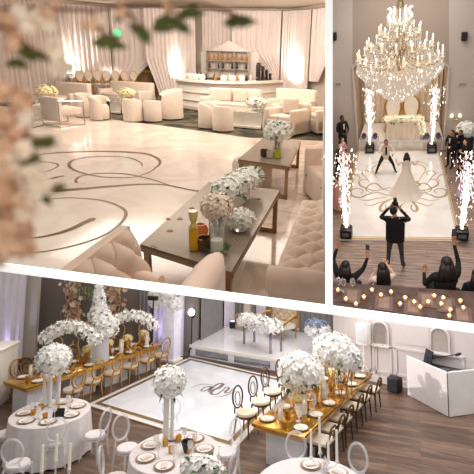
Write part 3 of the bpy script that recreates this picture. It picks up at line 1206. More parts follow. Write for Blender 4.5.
# --- tufted seating
def tuft(mb, org, u, v, n, nu, nv, amp, ru=14, back=.0):
    """padded sheet org + u*a + v*b, swelling along n in a diamond pattern"""
    org, u, v, n = Vector(org), Vector(u), Vector(v), Vector(n)
    def fn(a, b):
        x, y = a * nu, b * nv
        f = math.sqrt(abs(math.sin(PI * (x + y) / 2) * math.sin(PI * (x - y) / 2)))
        edge = min(1, min(a, 1 - a) * nu * 1.2, min(b, 1 - b) * nv * 1.2)
        return org + u * a + v * b + n * (amp * f * (.3 + .7 * edge) - .02 * (1 - edge))
    mb.grid(fn, int(nu * 8), int(nv * 8))
    return mb


def buttons(mb, org, u, v, n, nu, nv):
    org, u, v, n = Vector(org), Vector(u), Vector(v), Vector(n)
    for i in range(1, nu):
        for j in range(1, nv):
            if (i + j) % 2 == 0:
                mb.ball(org + u * (i / nu) + v * (j / nv) + n * .004, .014, 1)
    return mb


# right: long tufted sofa seen along its seat
s0, s1 = A(272, 274, .40), A(303, 196, .40)           # near and far corner of its front edge
u = s1 - s0
u.z = 0
v = Vector((u.y, -u.x, 0)).normalized() * .85
ts = thing('tufted_sofa', 'long beige button tufted sofa on the right beside the coffee table', 'sofa', (s0.x, s0.y, 0))
O = Vector((0, 0, 0))
mb = MB().prism([(q.x, q.y) for q in (O, v, v + u, u)], .06, .36)
mb.build('base', blush, ts)
mb = MB()
tuft(mb, Vector((0, 0, .36)), u, v, Vector((0, 0, 1)), 16, 8, .055)
mb.build('tufted_seat', blush, ts, angle=180)
buttons(MB(), Vector((0, 0, .37)), u, v, Vector((0, 0, 1)), 16, 8).build('buttons', blush, ts)
un = u.normalized()
mb = MB().prism([(q.x, q.y) for q in (-un * .12, v - un * .12, v, O)], .02, .36)
mb.build('end_panel', blush, ts)
MB().tube([-un * .06 - v * .02 + Vector((0, 0, .40)), -un * .06 + v * 1.02 + Vector((0, 0, .40))], .085, 12).build('rolled_arm', blush, ts)
mb = MB()
tuft(mb, v * .9 + Vector((0, 0, .4)), u, Vector((0, 0, .45)), -v.normalized(), 10, 3, .07)
mb.prism([(q.x, q.y) for q in (v * .9, v * 1.1, v * 1.1 + u, v * .9 + u)], .06, .8)
mb.build('backrest', blush, ts, angle=60)
for q in (un * .05 + v * .06, u - un * .05 + v * .06):
    MB().cyl((q.x, q.y, 0), (q.x, q.y, .07), .035).build('foot', bronze, ts)
# tall tufted wing chair past its far end
wc = thing('tufted_armchair', 'beige button tufted armchair past the far end of the tufted sofa', 'armchair', A(339, 203), -1.15)
cushion(MB(), (0, 0, .22), (.75, .7, .4), .05).build('seat', blush, wc)
mb = MB()
mb.box((0, .33, .45), (.75, .12, .86), bev=.04)
tuft(mb, (-.33, .265, .42), (.66, 0, 0), (0, 0, .42), (0, -1, 0), 4, 3, .05)
mb.build('backrest', blush, wc, angle=60)
for s in (-1, 1):
    mb = MB()
    mb.box((s * .37, .0, .33), (.11, .74, .64), bev=.04)
    mb.build('arm', blush, wc)
for x in (-.3, .3):
    mb = MB().ball((x, -.36, .3), .014, 1)
    mb.build('button', bronze, wc)

# lower left: tufted sofa seen over its back, lower arm roll in front
p0, p1 = A(70, 276, .72), A(130, 229, .72)
tl = thing('tufted_sofa', 'blush button tufted sofa cut off by the lower edge of the lounge', 'sofa')
e = A(141, 262, .45)
u = Vector((p1.x - p0.x, p1.y - p0.y, 0))
nrm = Vector((u.y, -u.x, 0)).normalized()
low = Vector((p0.x, p0.y, .25)) + nrm * .16
mb = MB()
tuft(mb, low, u * 1.02, (Vector((p0.x, p0.y, .74)) - low), Vector((nrm.x, nrm.y, .3)), 6, 4, .075)
mb.build('tufted_back', blush, tl, angle=180)
buttons(MB(), low, u * 1.02, (Vector((p0.x, p0.y, .74)) - low), Vector((nrm.x, nrm.y, .3)), 6, 4).build('buttons', mat('dusky_button', (176, 138, 112), rough=.7), tl)
mb = MB().solid([p0 + Vector((0, 0, .02)), p1 + Vector((0, 0, .02)), Vector((p1.x, p1.y, .05)), Vector((p0.x, p0.y, .05))], -nrm * .03)
mb.build('back_shell', blush, tl)
MB().tube([p0 - nrm * .05, p1 - nrm * .05 + u * .0], .022, 10).build('back_roll', blush, tl)
mb = MB().prism([(q.x, q.y) for q in (p0 + nrm * .1, p1 + nrm * .1, p1 + nrm * .34, p0 + nrm * .34)], .05, .36)
mb.build('seat', blush, tl)
pink = mat('blush_satin_welt', (238, 206, 184), rough=.5, var=.04, sheen=.4)
r0, r1, r2, r3 = A(86, 263, .5), A(112, 270, .5), A(140, 278, .48), A(160, 284, .47)
MB().tube(spline([r0, r1, r2, r3], 6), [.015 + .035 * min(1, i / 8) for i in range(19)], 12).build('front_roll', pink, tl)
pc = thing('rolled_armchair', 'pink armchair with a rounded arm in front of the nearest coffee table', 'armchair')
q0, q1 = A(217, 259, .60), A(196, 292, .60)
q2 = q1 + (q1 - q0) * .4
mb = MB()
mb.tube(spline([q0, q0.lerp(q1, .5), q1, q2], 5), [.04, .055, .065, .07, .075] + [.08] * 11, 14)
mb.ball(q0, (.042, .042, .042), 2)
mb.build('arm', pink, pc)
dv = Vector((q1.x - q0.x, q1.y - q0.y, 0))
sd = Vector((dv.y, -dv.x, 0)).normalized()
if sd.x > 0:
    sd = -sd
mb = MB().prism([(q.x, q.y) for q in (q0 + dv * .2 - sd * .05, q2 - sd * .05, q2 + sd * .25, q0 + dv * .2 + sd * .25)], .05, .38)
mb.build('seat', pink, pc)
mb = MB().prism([(q.x, q.y) for q in (q0 + dv * .1 - sd * .06, q2 - sd * .06, q2 + sd * .06, q0 + dv * .1 + sd * .06)], .05, .58)
mb.build('arm_panel', pink, pc)

# green lit sign over the door drape
o = thing('exit_light', 'small glowing green light high on the drape left of the wooden door', 'light', A(134.5, 97.6) + Vector((0, -1.0, 2.62)))
MB().ball((0, -.02, 0), (.16, .04, .15), 2).build('lit_panel', mat('green_light', (120, 235, 170), emit=.75, ecol=(110, 230, 160)), o)
MB().box((0, .04, 0), (.36, .04, .34), bev=.1).build('housing', white_lacquer, o)

# blossom branches hanging close to the viewer, out of focus
def branch(label, pts, blooms, greens, twigs):
    o = thing('blossom_branch', label, 'branch', CUR.deep(pts[0][0], pts[0][1], pts[0][2] / CUR.s))
    org = CUR.deep(pts[0][0], pts[0][1], pts[0][2] / CUR.s)
    D = lambda x, y, d: CUR.deep(x, y, d / CUR.s) - org
    mb = MB()
    for t in twigs:
        mb.tube(spline([D(*q) for q in t], 5), .0011 / CUR.s * 1.2, 5)
    mb.build('twigs', mat('brown_twig', (120, 84, 60), rough=.8, var=.2), o)
    for cname, m in (('blossoms', peach), ('pale_blossoms', pale)):
        mb = MB()
        any_ = False
        for (x, y, d, r, kind) in blooms:
            if kind != cname[0]:
                continue
            any_ = True
            R_ = r * d / FPX / CUR.s
            for k in range(9):
                v_ = Vector((random.gauss(0, .45), random.gauss(0, .45), random.gauss(0, .45))) * R_
                mb.petals(D(x, y, d) + v_, R_ * .75, 5, None, .4)
            mb.ball(D(x, y, d), R_ * .62, 2, .1)
        if any_:
            mb.build(cname, m, o, flat=True)
        else:
            mb.bm.free()
    mb = MB()
    for (x, y, d, r, ang) in greens:
        L_ = 1.5 * r * d / FPX / CUR.s
        o_ = D(x, y, d)
        e1 = (D(x + math.cos(ang), y - math.sin(ang), d) - o_).normalized()
        e2 = (D(x + math.sin(ang), y + math.cos(ang), d) - o_).normalized()
        e3 = e1.cross(e2)
        for k in range(2):
            f1 = (e1 + e2 * (.5 * k - .25) + e3 * random.uniform(-.3, .3)).normalized()
            b_ = o_ - f1 * L_ * (1 - k * .5)
            v_ = [mb.bm.verts.new(q_) for q_ in (b_, b_ + f1 * L_ * .8 + e2 * L_ * .5 + e3 * L_ * .15, b_ + f1 * L_ * 2.1, b_ + f1 * L_ * .8 - e2 * L_ * .5 + e3 * L_ * .15, b_ + f1 * L_ * .9)]
            for i0, i1 in ((0, 1), (1, 2), (2, 3), (3, 0)):
                mb.bm.faces.new((v_[i0], v_[i1], v_[4]))
        continue
        R_ = r * d / FPX / CUR.s
        c_ = D(x, y, d)
        ux = D(x + math.cos(ang) * 10, y - math.sin(ang) * 10, d) - c_
        for k in range(3):
            mb.leaf(c_ - ux.normalized() * R_ * .9, ux.normalized() + Vector((random.uniform(-.25, .25), 0, random.uniform(-.25, .25))), R_ * 3.0, R_ * .8)
    mb.build('leaves', mat('olive_leaves', (78, 86, 34), rough=.6, var=.2), o, flat=True)
    return o
peach = mat('peach_blossom_petals', (232, 192, 160), rough=.8, var=.08)
pale = mat('pale_blossom_petals', (255, 236, 216), rough=.8, var=.06)
bl = []
for (x, y, r, k) in ((4, 118, 16, 'b'), (16, 132, 13, 'b'), (6, 150, 17, 'b'), (22, 150, 13, 'p'), (12, 172, 18, 'b'), (30, 172, 13, 'p'), (40, 190, 11, 'p'), (8, 198, 18, 'b'), (28, 205, 14, 'p'),
                     (10, 225, 18, 'b'), (26, 228, 13, 'b'), (6, 248, 17, 'b'), (20, 250, 11, 'b'), (4, 90, 14, 'b'), (18, 104, 11, 'b'), (26, 120, 8, 'p'), (48, 186, 8, 'p')):
    bl.append((x, y, .30, r, k))
branch('out of focus peach blossom branch close up along the left edge', [(-20, 170, .3)], bl,
       [(40, 142, .3, 9, .1), (56, 188, .3, 6, .3), (34, 158, .3, 7, 2.6), (22, 162, .3, 7, .4), (44, 198, .3, 6, -.4), (46, 139, .3, 5, .2)],
       [[(-20, 240, .3), (8, 190, .3), (20, 140, .3), (44, 141, .3)], [(-20, 120, .3), (10, 150, .3), (40, 186, .3), (56, 187, .3)]])
bl = [(10, 20, .32, 15, 'b'), (28, 28, .32, 13, 'p'), (14, 44, .32, 13, 'b'), (38, 16, .32, 12, 'p'), (58, 62, .32, 12, 'p'), (52, 50, .32, 8, 'p'), (50, 14, .32, 9, 'b'), (94, 26, .32, 9, 'b'), (102, 22, .32, 8, 'p'),
      (124, 12, .32, 9, 'b'), (168, 8, .32, 7, 'b'), (64, 72, .32, 8, 'p')]
branch('out of focus blossom branch hanging across the top left', [(-20, 10, .32)], bl,
       [(24, 50, .32, 9, -.5), (38, 54, .32, 7, -.2), (105, 40, .32, 11, -.1), (140, 30, .32, 9, -.7), (160, 22, .32, 9, .5), (186, 12, .32, 9, .2), (178, 24, .32, 8, -.4), (236, 20, .32, 10, .1), (162, 28, .32, 6, .1), (14, 62, .32, 7, 0), (118, 16, .32, 6, 1.)],
       [[(-20, 10, .32), (30, 8, .32), (90, 10, .32), (140, 4, .32), (200, 4, .32), (245, 18, .32)], [(90, 10, .32), (98, 26, .32), (108, 40, .32)], [(-10, 20, .32), (20, 40, .32), (58, 66, .32)], [(125, 6, .32), (140, 28, .32)], [(165, 4, .32), (182, 18, .32)]])

# --- light
lamp('POINT', CUR.deep(30, -40, .22 / CUR.s), .0075, (1, .9, .8), .01)  # unseen lamp added to brighten the upper blossoms
lamp('POINT', CUR.deep(-40, 170, .2 / CUR.s), .0065, (1, .9, .8), .01)  # unseen lamp added to brighten the blossoms on the left
lamp('AREA', (-3.5, 10.5, 3.6), 300, (1, .91, .83), 9, None, sy=3)
lamp('AREA', (-3.0, 12.5, 3.5), 290, (1, .93, .87), 9, (-3.2, 18.5, 2.0), sy=1.5)  # unseen fill added to brighten the drapes
lamp('AREA', (-3.5, 11.0, 2.7), 200, (1, .9, .8), 8, (-3.5, 11.0, 5), sy=4)  # unseen fill facing up, added to lighten the ceiling
lamp('AREA', (-1.0, 4.2, 3.9), 110, (1, .92, .84), 6, None, sy=4)
for x, y, pw in ((26, 99, 110), (85, 98, 130), (121, 98, 60), (186, 99, 90), (298, 104, 150)):
    q = A(x, y) + Vector((0, -1.15, .9))
    lamp('SPOT', q, pw * 3.2, (1, .9, .84), .12, q + Vector((0, .75, .75)), 80, .9)
# ================================================================ BALLROOM (upper right)
enter(BALL)
A = CUR.at
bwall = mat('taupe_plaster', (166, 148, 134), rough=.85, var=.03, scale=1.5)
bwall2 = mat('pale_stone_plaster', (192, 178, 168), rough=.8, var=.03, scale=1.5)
bcream = mat('cream_panel_drape', (226, 208, 186), rough=.8, var=.05, scale=4)
wood_pale = planks('pale_pink_oak_boards', ((170, 144, 128), (150, 126, 112)), .14, 1.4, .4, 0)
dance_w = marble('white_vinyl_dance_floor', (244, 240, 236), (236, 230, 224), rough=.14)
stage_w = mat('white_stage_panel', (240, 234, 226), rough=.3, var=.02)
gold_v = mat('antique_gold_vinyl', (176, 154, 120), rough=.4, metal=.2, var=.1)
XL, XR = 327.5, 500

def top_edge(x):
    return 263.6 + .130 * x

def fl(x, y, z=0.0):
    p = A(x, y)
    return (p.x, p.y, z)

struct(MB().prism([fl(x, y)[:2] for x, y in ((XL, top_edge(XL)), (XR, top_edge(XR)), (XR, 140), (XL, 146))], -.1, 0).build('floor', wood_pale))
DF = [(339.5, 240.5), (461, 241.5), (439.5, 149.8), (357.5, 150.2)]      # near left, near right, far right, far left
df = struct(MB().prism([fl(*p)[:2] for p in DF], 0, .02).build('dance_floor', dance_w))
c4 = [A(*p) for p in DF]
ctr = sum(c4, Vector()) / 4
def inner(f, z):
    return [Vector((*(ctr + (p - ctr) * f).to_2d(), z)) for p in c4]
def ring(f0, f1, z):
    mb = MB()
    a, b = inner(f0, z), inner(f1, z)
    for i in range(4):
        mb.poly([a[i], a[(i + 1) % 4], b[(i + 1) % 4], b[i]])
    return mb
ring(.995, .965, .0215).build('gold_border', mat('gold_border_vinyl', (196, 160, 104), rough=.35, metal=.2), df)
ring(.955, .945, .0215).build('gold_border', gold_v, df)
# scrollwork (mirrored left and right about the floor's middle line)
def mirror_x(pts):
    return [(2 * (398.5 + (240 - y) * .003) - x, y) for x, y in pts]
S2 = [([(398, 198), (390, 200), (383, 204), (380, 209), (382, 212), (386, 209), (385, 205)], .03, .10, .03),
      ([(398, 196), (388, 196), (378, 193), (368, 195), (360, 198), (352, 196), (351, 191), (357, 189), (363, 191), (361, 194)], .03, .09, .03),
      ([(396, 194), (384, 190), (374, 191), (362, 187), (359, 183), (363, 180), (369, 181)], .02, .08, .03),
      ([(392, 203), (396, 206), (397, 211), (394, 214), (391, 212)], .03, .06, .03),
      ([(372, 186), (366, 178), (362, 174), (366, 171), (371, 173), (369, 176)], .02, .06, .02),
      ([(386, 198), (376, 199), (367, 201), (358, 200)], .02, .06, .02),
      ([(398, 193), (391, 188), (383, 189), (376, 184), (370, 185), (366, 190), (371, 193), (375, 190)], .02, .07, .02),
      ([(352, 187), (349, 180), (354, 175), (360, 178), (357, 182)], .02, .06, .02),
      ([(390, 201), (380, 203), (371, 206), (364, 205)], .02, .06, .02),
      ([(366, 168), (372, 164), (380, 162), (388, 163), (392, 160)], .02, .05, .02),
      ([(378, 180), (372, 170), (378, 165), (384, 166)], .02, .05, .02)]
mb = MB()
for px, a, b, c in S2:
    for pts in (px, mirror_x(px)):
        q = spline([A(x, y) for x, y in pts], 8)
        band(mb, q, a, b, c, .0225)
mb.build('scroll_pattern', gold_v, df, flat=True)
mb = MB()
for pts in ([(413, 182.6), (411, 181.6), (409.3, 183.5), (410, 186), (413, 185.8)], [(411, 183.8), (413.4, 183.8)],
            [(420, 182), (417.5, 181.6), (416.5, 183), (419.5, 184.6), (419, 186.2), (416, 186)]):
    band(mb, spline([A(x, y) for x, y in pts], 6), .04, .10, .04, .0225)
mb.build('monogram', gold_v, df, flat=True)

# --- walls: back wall with a tall chamfered alcove that holds the stage
wl, wr = A(XL, 150.5), A(XR, 150.5)
wdir = (wr - wl).normalized()
wn = Vector((-wdir.y, wdir.x, 0))              # away from the viewer
def on_wall(x, y):
    """point of the back wall seen at (x, y)"""
    p = CUR.R @ cam_ray(x, y)
    o = Vector((0, 0, CUR.eye))
    t = (wl - o).dot(wn) / p.dot(wn)
    return o + p * t
ALC = [on_wall(358, 149), on_wall(352.5, 67), on_wall(361, 59), on_wall(438, 59), on_wall(449, 67), on_wall(443.5, 149)]
TOPY = -14
def wall_poly(pts, m, name='wall_back', t=.12):
    return struct(MB().solid(pts, wn * t).build(name, m))
wall_poly([on_wall(XL, 150.5), on_wall(XL, TOPY), on_wall(352.5, TOPY), ALC[1], ALC[0]], bwall2)
wall_poly([ALC[5], ALC[4], on_wall(449, TOPY), on_wall(XR, TOPY), on_wall(XR, 150.5)], bwall2)
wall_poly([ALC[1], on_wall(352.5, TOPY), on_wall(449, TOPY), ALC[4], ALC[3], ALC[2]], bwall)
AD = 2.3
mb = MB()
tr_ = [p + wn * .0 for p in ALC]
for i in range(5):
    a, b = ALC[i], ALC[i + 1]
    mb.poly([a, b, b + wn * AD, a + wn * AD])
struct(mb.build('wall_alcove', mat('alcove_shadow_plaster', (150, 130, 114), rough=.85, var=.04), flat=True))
struct(MB().solid([p + wn * AD for p in ALC], wn * .1).build('wall_alcove_back', bcream))
# raised edge round the alcove
mb = MB()
for i in range(5):
    a, b = ALC[i], ALC[i + 1]
    if i != 5:
        mb.tube([a - wn * .02, b - wn * .02], .05, 4)
struct(mb.build('trim_4', bwall2))
struct(MB().wall(A(XL, 150.5), A(XL + 1.0, 302), 0, 2.6, .03, 1).build('wall_left', bwall2))
# draped back panel in the alcove
def dr2(label, p, q, z1, m):
    d = q - p
    def fn(u, t):
        o = p + d * u - wn * (.06 + .05 * math.sin(u * 26 * PI))
        return (o.x, o.y, .45 + (z1 - .45) * t)
    return tag(MB().grid(fn, 130, 6).build('drape', m, angle=180), label, 'curtain')
a0, a5 = ALC[0] + wn * (AD - .1), ALC[5] + wn * (AD - .1)
dr2('cream pleated drape hanging behind the two golden thrones', a0 + (a5 - a0) * .02, a0 + (a5 - a0) * .98, ALC[2].z - .2, bcream)

# --- stage
SH = .42
sp = [A(359, 149.8), A(442.8, 149.6)]
stg = thing('stage', 'low white stage filling the alcove behind the dance floor', 'stage')
MB().prism([(p.x, p.y) for p in (sp[0], sp[1], ALC[5] + wn * 2.1 - wdir * .1, ALC[0] + wn * 2.1 + wdir * .1)], 0, SH).build('platform', stage_w, stg)
mb = MB()
for k in range(4):
    a, b = sp[0].lerp(sp[1], k / 4 + .02), sp[0].lerp(sp[1], k / 4 + .23)
    mb.wall(a - wn * .012, b - wn * .012, .08, SH - .08, .012, 1)
mb.build('front_panels', mat('pearl_panel', (228, 220, 210), rough=.25), stg)
MB().wall(sp[0] - wn * .03, sp[1] - wn * .03, SH - .03, SH + .004, .05, 1).build('nosing', stage_w, stg)

# thrones
throne_gold = mat('carved_gold', (196, 154, 84), rough=.35, metal=.6, var=.12)
ivory = mat('ivory_leather', (244, 236, 222), rough=.5, var=.03)
def throne(label):
    o = thing('throne_chair', label, 'armchair')
    cushion(MB(), (0, -.05, .48), (.62, .6, .16), .05).build('seat', ivory, o)
    MB().box((0, -.05, .35), (.68, .64, .12), bev=.03).build('seat_rail', throne_gold, o)
    mb = MB()
    prof = [(-.26, .55), (-.36, .95), (-.34, 1.25), (-.22, 1.45), (0, 1.55), (.22, 1.45), (.34, 1.25), (.36, .95), (.26, .55)]
    mb.solid([(x * .86, .2, z * .98 + .02) for x, z in prof], (0, .08, 0))
    mb.build('backrest', ivory, o)
    mb = MB()
    mb.tube(spline([(x, .23, z) for x, z in prof], 5), .045, 8)
    for x, z, r in ((0, 1.66, .09), (-.12, 1.60, .06), (.12, 1.60, .06), (-.34, 1.38, .06), (.34, 1.38, .06)):
        mb.ball((x, .22, z), (r, .05, r), 1)
    mb.build('carved_frame', throne_gold, o)
    for s in (-1, 1):
        MB().tube(spline([(s * .36, .2, .78), (s * .40, -.05, .76), (s * .40, -.3, .70), (s * .36, -.33, .45)], 4), .04, 6).build('arm', throne_gold, o)
        for y in (-.32, .22):
            MB().tube([(s * .3, y, .3), (s * .34, y * 1.08, .12), (s * .31, y * 1.05, 0)], [.05, .035, .03], 6).build('leg', throne_gold, o)
    return o
th = Repeat(throne, 'golden thrones on the alcove stage')
# stage top points: seat the thrones midway back
q1, q2 = A(392.6, 129.5, SH + .012), A(410.4, 129, SH + .012)
vr = math.atan2(wdir.y, wdir.x)
th.put(q1, vr, 'golden throne with ivory upholstery, the left one of two behind the flower table', scale=.9)
th.put(q2, vr, 'golden throne with ivory upholstery, the right one of two behind the flower table', scale=.9)
# sweetheart table with garland
q = A(403, 137.5, SH)
tb = thing('sweetheart_table', 'small table draped in cream cloth before the two thrones', 'table', q, vr)
MB().box((0, 0, .73), (1.3, .6, .05), bev=.02).build('table_top', bcream, tb)
def sk(u, v):
    x = -.65 + 1.3 * u
    return (x, -.3 - .03 * math.sin(u * 40) * (1 - v), .02 + .7 * v)
MB().grid(sk, 60, 3).build('cloth_front', bcream, tb)
for s in (-1, 1):
    MB().box((s * .58, .1, .36), (.05, .4, .7)).build('leg', throne_gold, tb)
g = thing('flower_garland', 'glowing white flower garland draped over the table before the thrones', 'flowers', q + Vector((0, 0, .755)), vr)
mb = MB()
for k in range(16):
    x = -.65 + k * .087
    bloom_ball(mb, (x, -.12, .08), (.13, .2, .14), 14, .07, -.3)
mb.build('flowers', mat('lit_ivory_petals', (255, 244, 220), rough=.7, emit=.08), g, flat=True)
mb = MB()
for k in range(4):
    bloom_ball(mb, (.68 + .02 * k, -.28, -.05 - .13 * k), (.13, .12, .12), 14, .07, -.6)
mb.build('trailing_flowers', mat('lit_ivory_petals', (255, 240, 208)), g, flat=True)
mb = MB()
for k in range(10):
    leaves_ball(mb, (-.65 + k * .14, -.15, .05), (.15, .2, .12), 4, .16)
mb.build('leaves', leaf_m, g, flat=True)

# --- chandelier
cd = CUR.deep(399, 61.5, 10.0)
ch = thing('chandelier', 'huge tiered crystal chandelier with candle arms hanging over the dance floor', 'chandelier', cd)
cr_m = mat('cut_crystal', (226, 218, 208), rough=.08, trans=.3, var=.2, scale=40, emit=.14, ecol=(255, 240, 222))  # soft glow of the chandelier put into the crystal material
cr_b = mat('bright_crystal', (255, 248, 236), rough=.05, emit=.9, ecol=(255, 247, 236))  # brighter crystals: their glints put in as emission
cd_m = mat('ivory_candle_sleeve', (250, 240, 220), rough=.5, emit=.5, ecol=(255, 232, 196))
fl_m = mat('candle_bulb', (255, 246, 232), emit=2.2, ecol=(255, 236, 200))
brass = mat('pale_brass', (206, 182, 146), rough=.25, metal=.85)
MB().lathe([(.02, 1.55), (.05, 1.5), (.09, 1.1), (.05, .95), (.12, .75), (.06, .55), (.18, .3), (.08, .1), (.05, -.2), (0, -.25)], n=12).build('stem', brass, ch)
MB().cyl((0, 0, 1.5), (0, 0, 2.6), .02, n=6).build('chain', brass, ch)
def octa(mb, c, r, h):
    c = Vector(c)
    v = [mb.bm.verts.new(c + Vector(p)) for p in ((r, 0, 0), (0, r, 0), (-r, 0, 0), (0, -r, 0), (0, 0, h), (0, 0, -h * 1.3))]
    for i in range(4):
        mb.bm.faces.new((v[i], v[(i + 1) % 4], v[4]))
        mb.bm.faces.new((v[(i + 1) % 4], v[i], v[5]))
for n, r, z in ((10, .46, .62), (14, .74, .33), (20, .96, .07)):
    for k in range(n):
        a = 2 * PI * (k + .3) / n
        ca, sa = math.cos(a), math.sin(a)
        arm = MB().tube(spline([(.06 * ca, .06 * sa, z + .08), (r * .5 * ca, r * .5 * sa, z - .1), (r * .9 * ca, r * .9 * sa, z - .08), (r * ca, r * sa, z + .02)], 4), .014, 5).build('arm', brass, ch)
        MB().lathe([(.012, 0), (.05, .01), (.055, .03), (.02, .03)], (r * ca, r * sa, z), n=8).build('drip_pan', cr_m, arm)
        MB().cyl((r * ca, r * sa, z + .03), (r * ca, r * sa, z + .16), .018, n=6).build('candle', cd_m, arm)
        MB().lathe([(0, 0), (.014, .015), (.018, .035), (.008, .065), (0, .085)], (r * ca, r * sa, z + .16), n=6).build('bulb', fl_m, arm)
mb, mb2 = MB(), MB()
def ringc(R_, z, n, size, drop=1):
    for k in range(n):
        a = 2 * PI * k / n + random.uniform(-.05, .05)
        for d in range(drop):
            t = mb2 if random.random() < .13 else mb
            octa(t, (R_ * math.cos(a), R_ * math.sin(a), z - d * size * 2.8), size * random.uniform(.7, 1.1), size * 1.3)
# crown, tier fringes and the tapering basket
for R_, z, n, dr_ in ((.22, 1.08, 24, 3), (.28, .97, 30, 3), (.18, 1.16, 16, 2), (.12, .82, 14, 4), (.18, .85, 18, 3), (.46, .58, 36, 4), (.40, .70, 26, 2), (.74, .28, 56, 4), (.6, .36, 34, 3), (.97, .02, 74, 4), (.82, .08, 50, 4), (.3, .6, 22, 3)):
    ringc(R_, z, n, .021, dr_)
for i in range(20):
    t = i / 19
    ringc(.94 * (1 - t) ** .75 + .05, -.12 - .80 * t, int(70 * (1 - t * .65)), .021, 2)
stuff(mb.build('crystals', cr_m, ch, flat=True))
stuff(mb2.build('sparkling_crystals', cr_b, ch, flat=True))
mb = MB()
for k in range(12):
    a = 2 * PI * k / 12
    mb.tube(spline([(.1 * math.cos(a), .1 * math.sin(a), .86), (.27 * math.cos(a), .27 * math.sin(a), 1.0), (.2 * math.cos(a), .2 * math.sin(a), 1.14), (.28 * math.cos(a), .28 * math.sin(a), 1.2)], 4), .016, 5)
mb.build('crown', cr_b, ch)

# --- spark fountains and their machines
spark_m = mat('white_hot_sparks', (255, 246, 236), emit=3.2, ecol=(255, 240, 226))
spark_p = mat('rosy_sparks', (250, 226, 226), emit=1.6, ecol=(255, 224, 220))
box_blk = mat('black_plastic_case', (38, 35, 38), rough=.4, var=.1)
def machine(label):
    o = thing('spark_machine', label, 'spark machine')
    MB().box((0, 0, .17), (.34, .34, .30), bev=.03).build('case', box_blk, o)
    MB().cyl((0, 0, .32), (0, 0, .36), .08, n=10).build('nozzle', chrome, o)
    MB().tube([(-.14, 0, .32), (-.14, 0, .42), (.14, 0, .42), (.14, 0, .32)], .015, 5).build('handle', box_blk, o)
    MB().box((0, -.172, .18), (.2, .01, .12)).build('display', mat('grey_display', (110, 110, 116), rough=.3), o)
    return o
mach = Repeat(machine, 'spark machines at the dance floor corners')
def fountain(label, loc, h, w, n, core=.5):
    o = thing('spark_fountain', label, 'sparks', loc, 0, 'fountains of white sparks')
    mb, mp = MB(), MB()
    for k in range(n):
        t = random.random() ** .8
        r = abs(random.gauss(0, 1)) * w * (.15 + .85 * t ** 1.6)
        a = random.uniform(0, 2 * PI)
        s = random.uniform(.004, .011) * (h / 1.8)
        p = (r * math.cos(a), r * math.sin(a), .38 + h * t)
        octa(mb if random.random() < .6 else mp, p, s, s * random.uniform(1.5, 5))
    stuff(mb.build('sparks', spark_m, o, flat=True))
    stuff(mp.build('falling_sparks', spark_p, o, flat=True))
    # slim jet of streaks in the middle
    mj = MB()
    for k in range(70):
        a, r = random.uniform(0, 2 * PI), abs(random.gauss(0, .35)) * w * .35
        z0 = .36 + random.random() ** 1.5 * h * core
        mj.tube([(r * .4 * math.cos(a), r * .4 * math.sin(a), z0), (r * math.cos(a), r * math.sin(a), z0 + h * .16)], [.006, .012], 3)
    stuff(mj.build('jet', spark_m, o, flat=True))
    return o
P1, P2, P3, P4 = A(346.5, 236.5), A(461, 238.5), A(370, 152.5), A(431.5, 152.5)
mach.put(P1, vr, 'black spark machine at the near left corner of dance floor')
mach.put(P2, vr, 'black spark machine at the near right corner of dance floor')
mach.put(P3, vr, 'spark machine at the left end of the stage front', scale=1.05)
mach.put(P4, vr, 'spark machine at the right end of the stage front', scale=1.05)
fountain('tall near left fountain of sparks rising past the guests in pink', P1, 2.3, .27, 480)
fountain('tall near right fountain of sparks beside the lilac dress', P2, 2.3, .34, 480)
fountain('fountain of sparks in front of the stage, left of the thrones', P3, 2.3, .2, 380, .8)
fountain('fountain of sparks in front of the stage, right of the thrones', P4, 2.3, .2, 380, .8)
# small stage lights along the stage front
def par(label):
    o = thing('stage_light', label, 'stage light')
    MB().cyl((0, -.06, .14), (0, .1, .16), .08, .07, 10).build('can', box_blk, o)
    MB().tube([(-.1, 0, .02), (-.1, 0, .15), (.1, 0, .15), (.1, 0, .02)], .012, 5).build('bracket', box_blk, o)
    MB().cyl((0, -.065, .14), (0, -.06, .14), .07, n=10).build('lens', mat('violet_lens', (80, 70, 120), rough=.1, emit=.1), o)
    return o
par_r = Repeat(par, 'small lights along the stage front')
for x, s in ((364, 'leftmost'), (375, 'second from left'), (426.5, 'second from right'), (438, 'rightmost')):
    p = A(x, 140.5, SH)
    par_r.put(p, vr, 'small dark stage light on the white stage edge, %s of four' % s, scale=1.3)

# --- fittings on the back wall
def fix(name, label, cat, x, y, w, h, d, m, parts=()):
    o = thing(name, label, cat, on_wall(x, y), vr)
    MB().box((0, -d / 2, 0), (w, d, h), bev=min(w, h, d) * .1).build('body', m, o)
    for nm, c, sz, mm in parts:
        MB().box(c, sz).build(nm, mm, o)
    return o
dk = mat('dark_grille', (44, 36, 32), rough=.7)
for x, sd in ((334.5, 'left'), (464, 'right')):
    fix('wall_speaker', 'black wall speaker high up at the %s of the chandelier' % sd, 'speaker', x, 36, .18, .28, .2, dk, (('grille', (0, -.205, 0), (.14, .01, .24), box_blk),))
for x, sd in ((338.5, 'left'), (462, 'right')):
    fix('air_vent', 'pale square air vent on the wall %s of the alcove' % sd, 'vent', x, 84, .26, .16, .03, mat('vent_paint', (190, 178, 168)), (('slats', (0, -.034, 0), (.2, .006, .1), mat('vent_shadow', (150, 138, 128))),))
o = thing('wall_sconce', 'twin shaded wall sconce right of the alcove', 'wall lamp', on_wall(455.5, 116), vr)
MB().box((0, -.03, -.1), (.12, .05, .2), bev=.01).build('back_plate', brass, o)
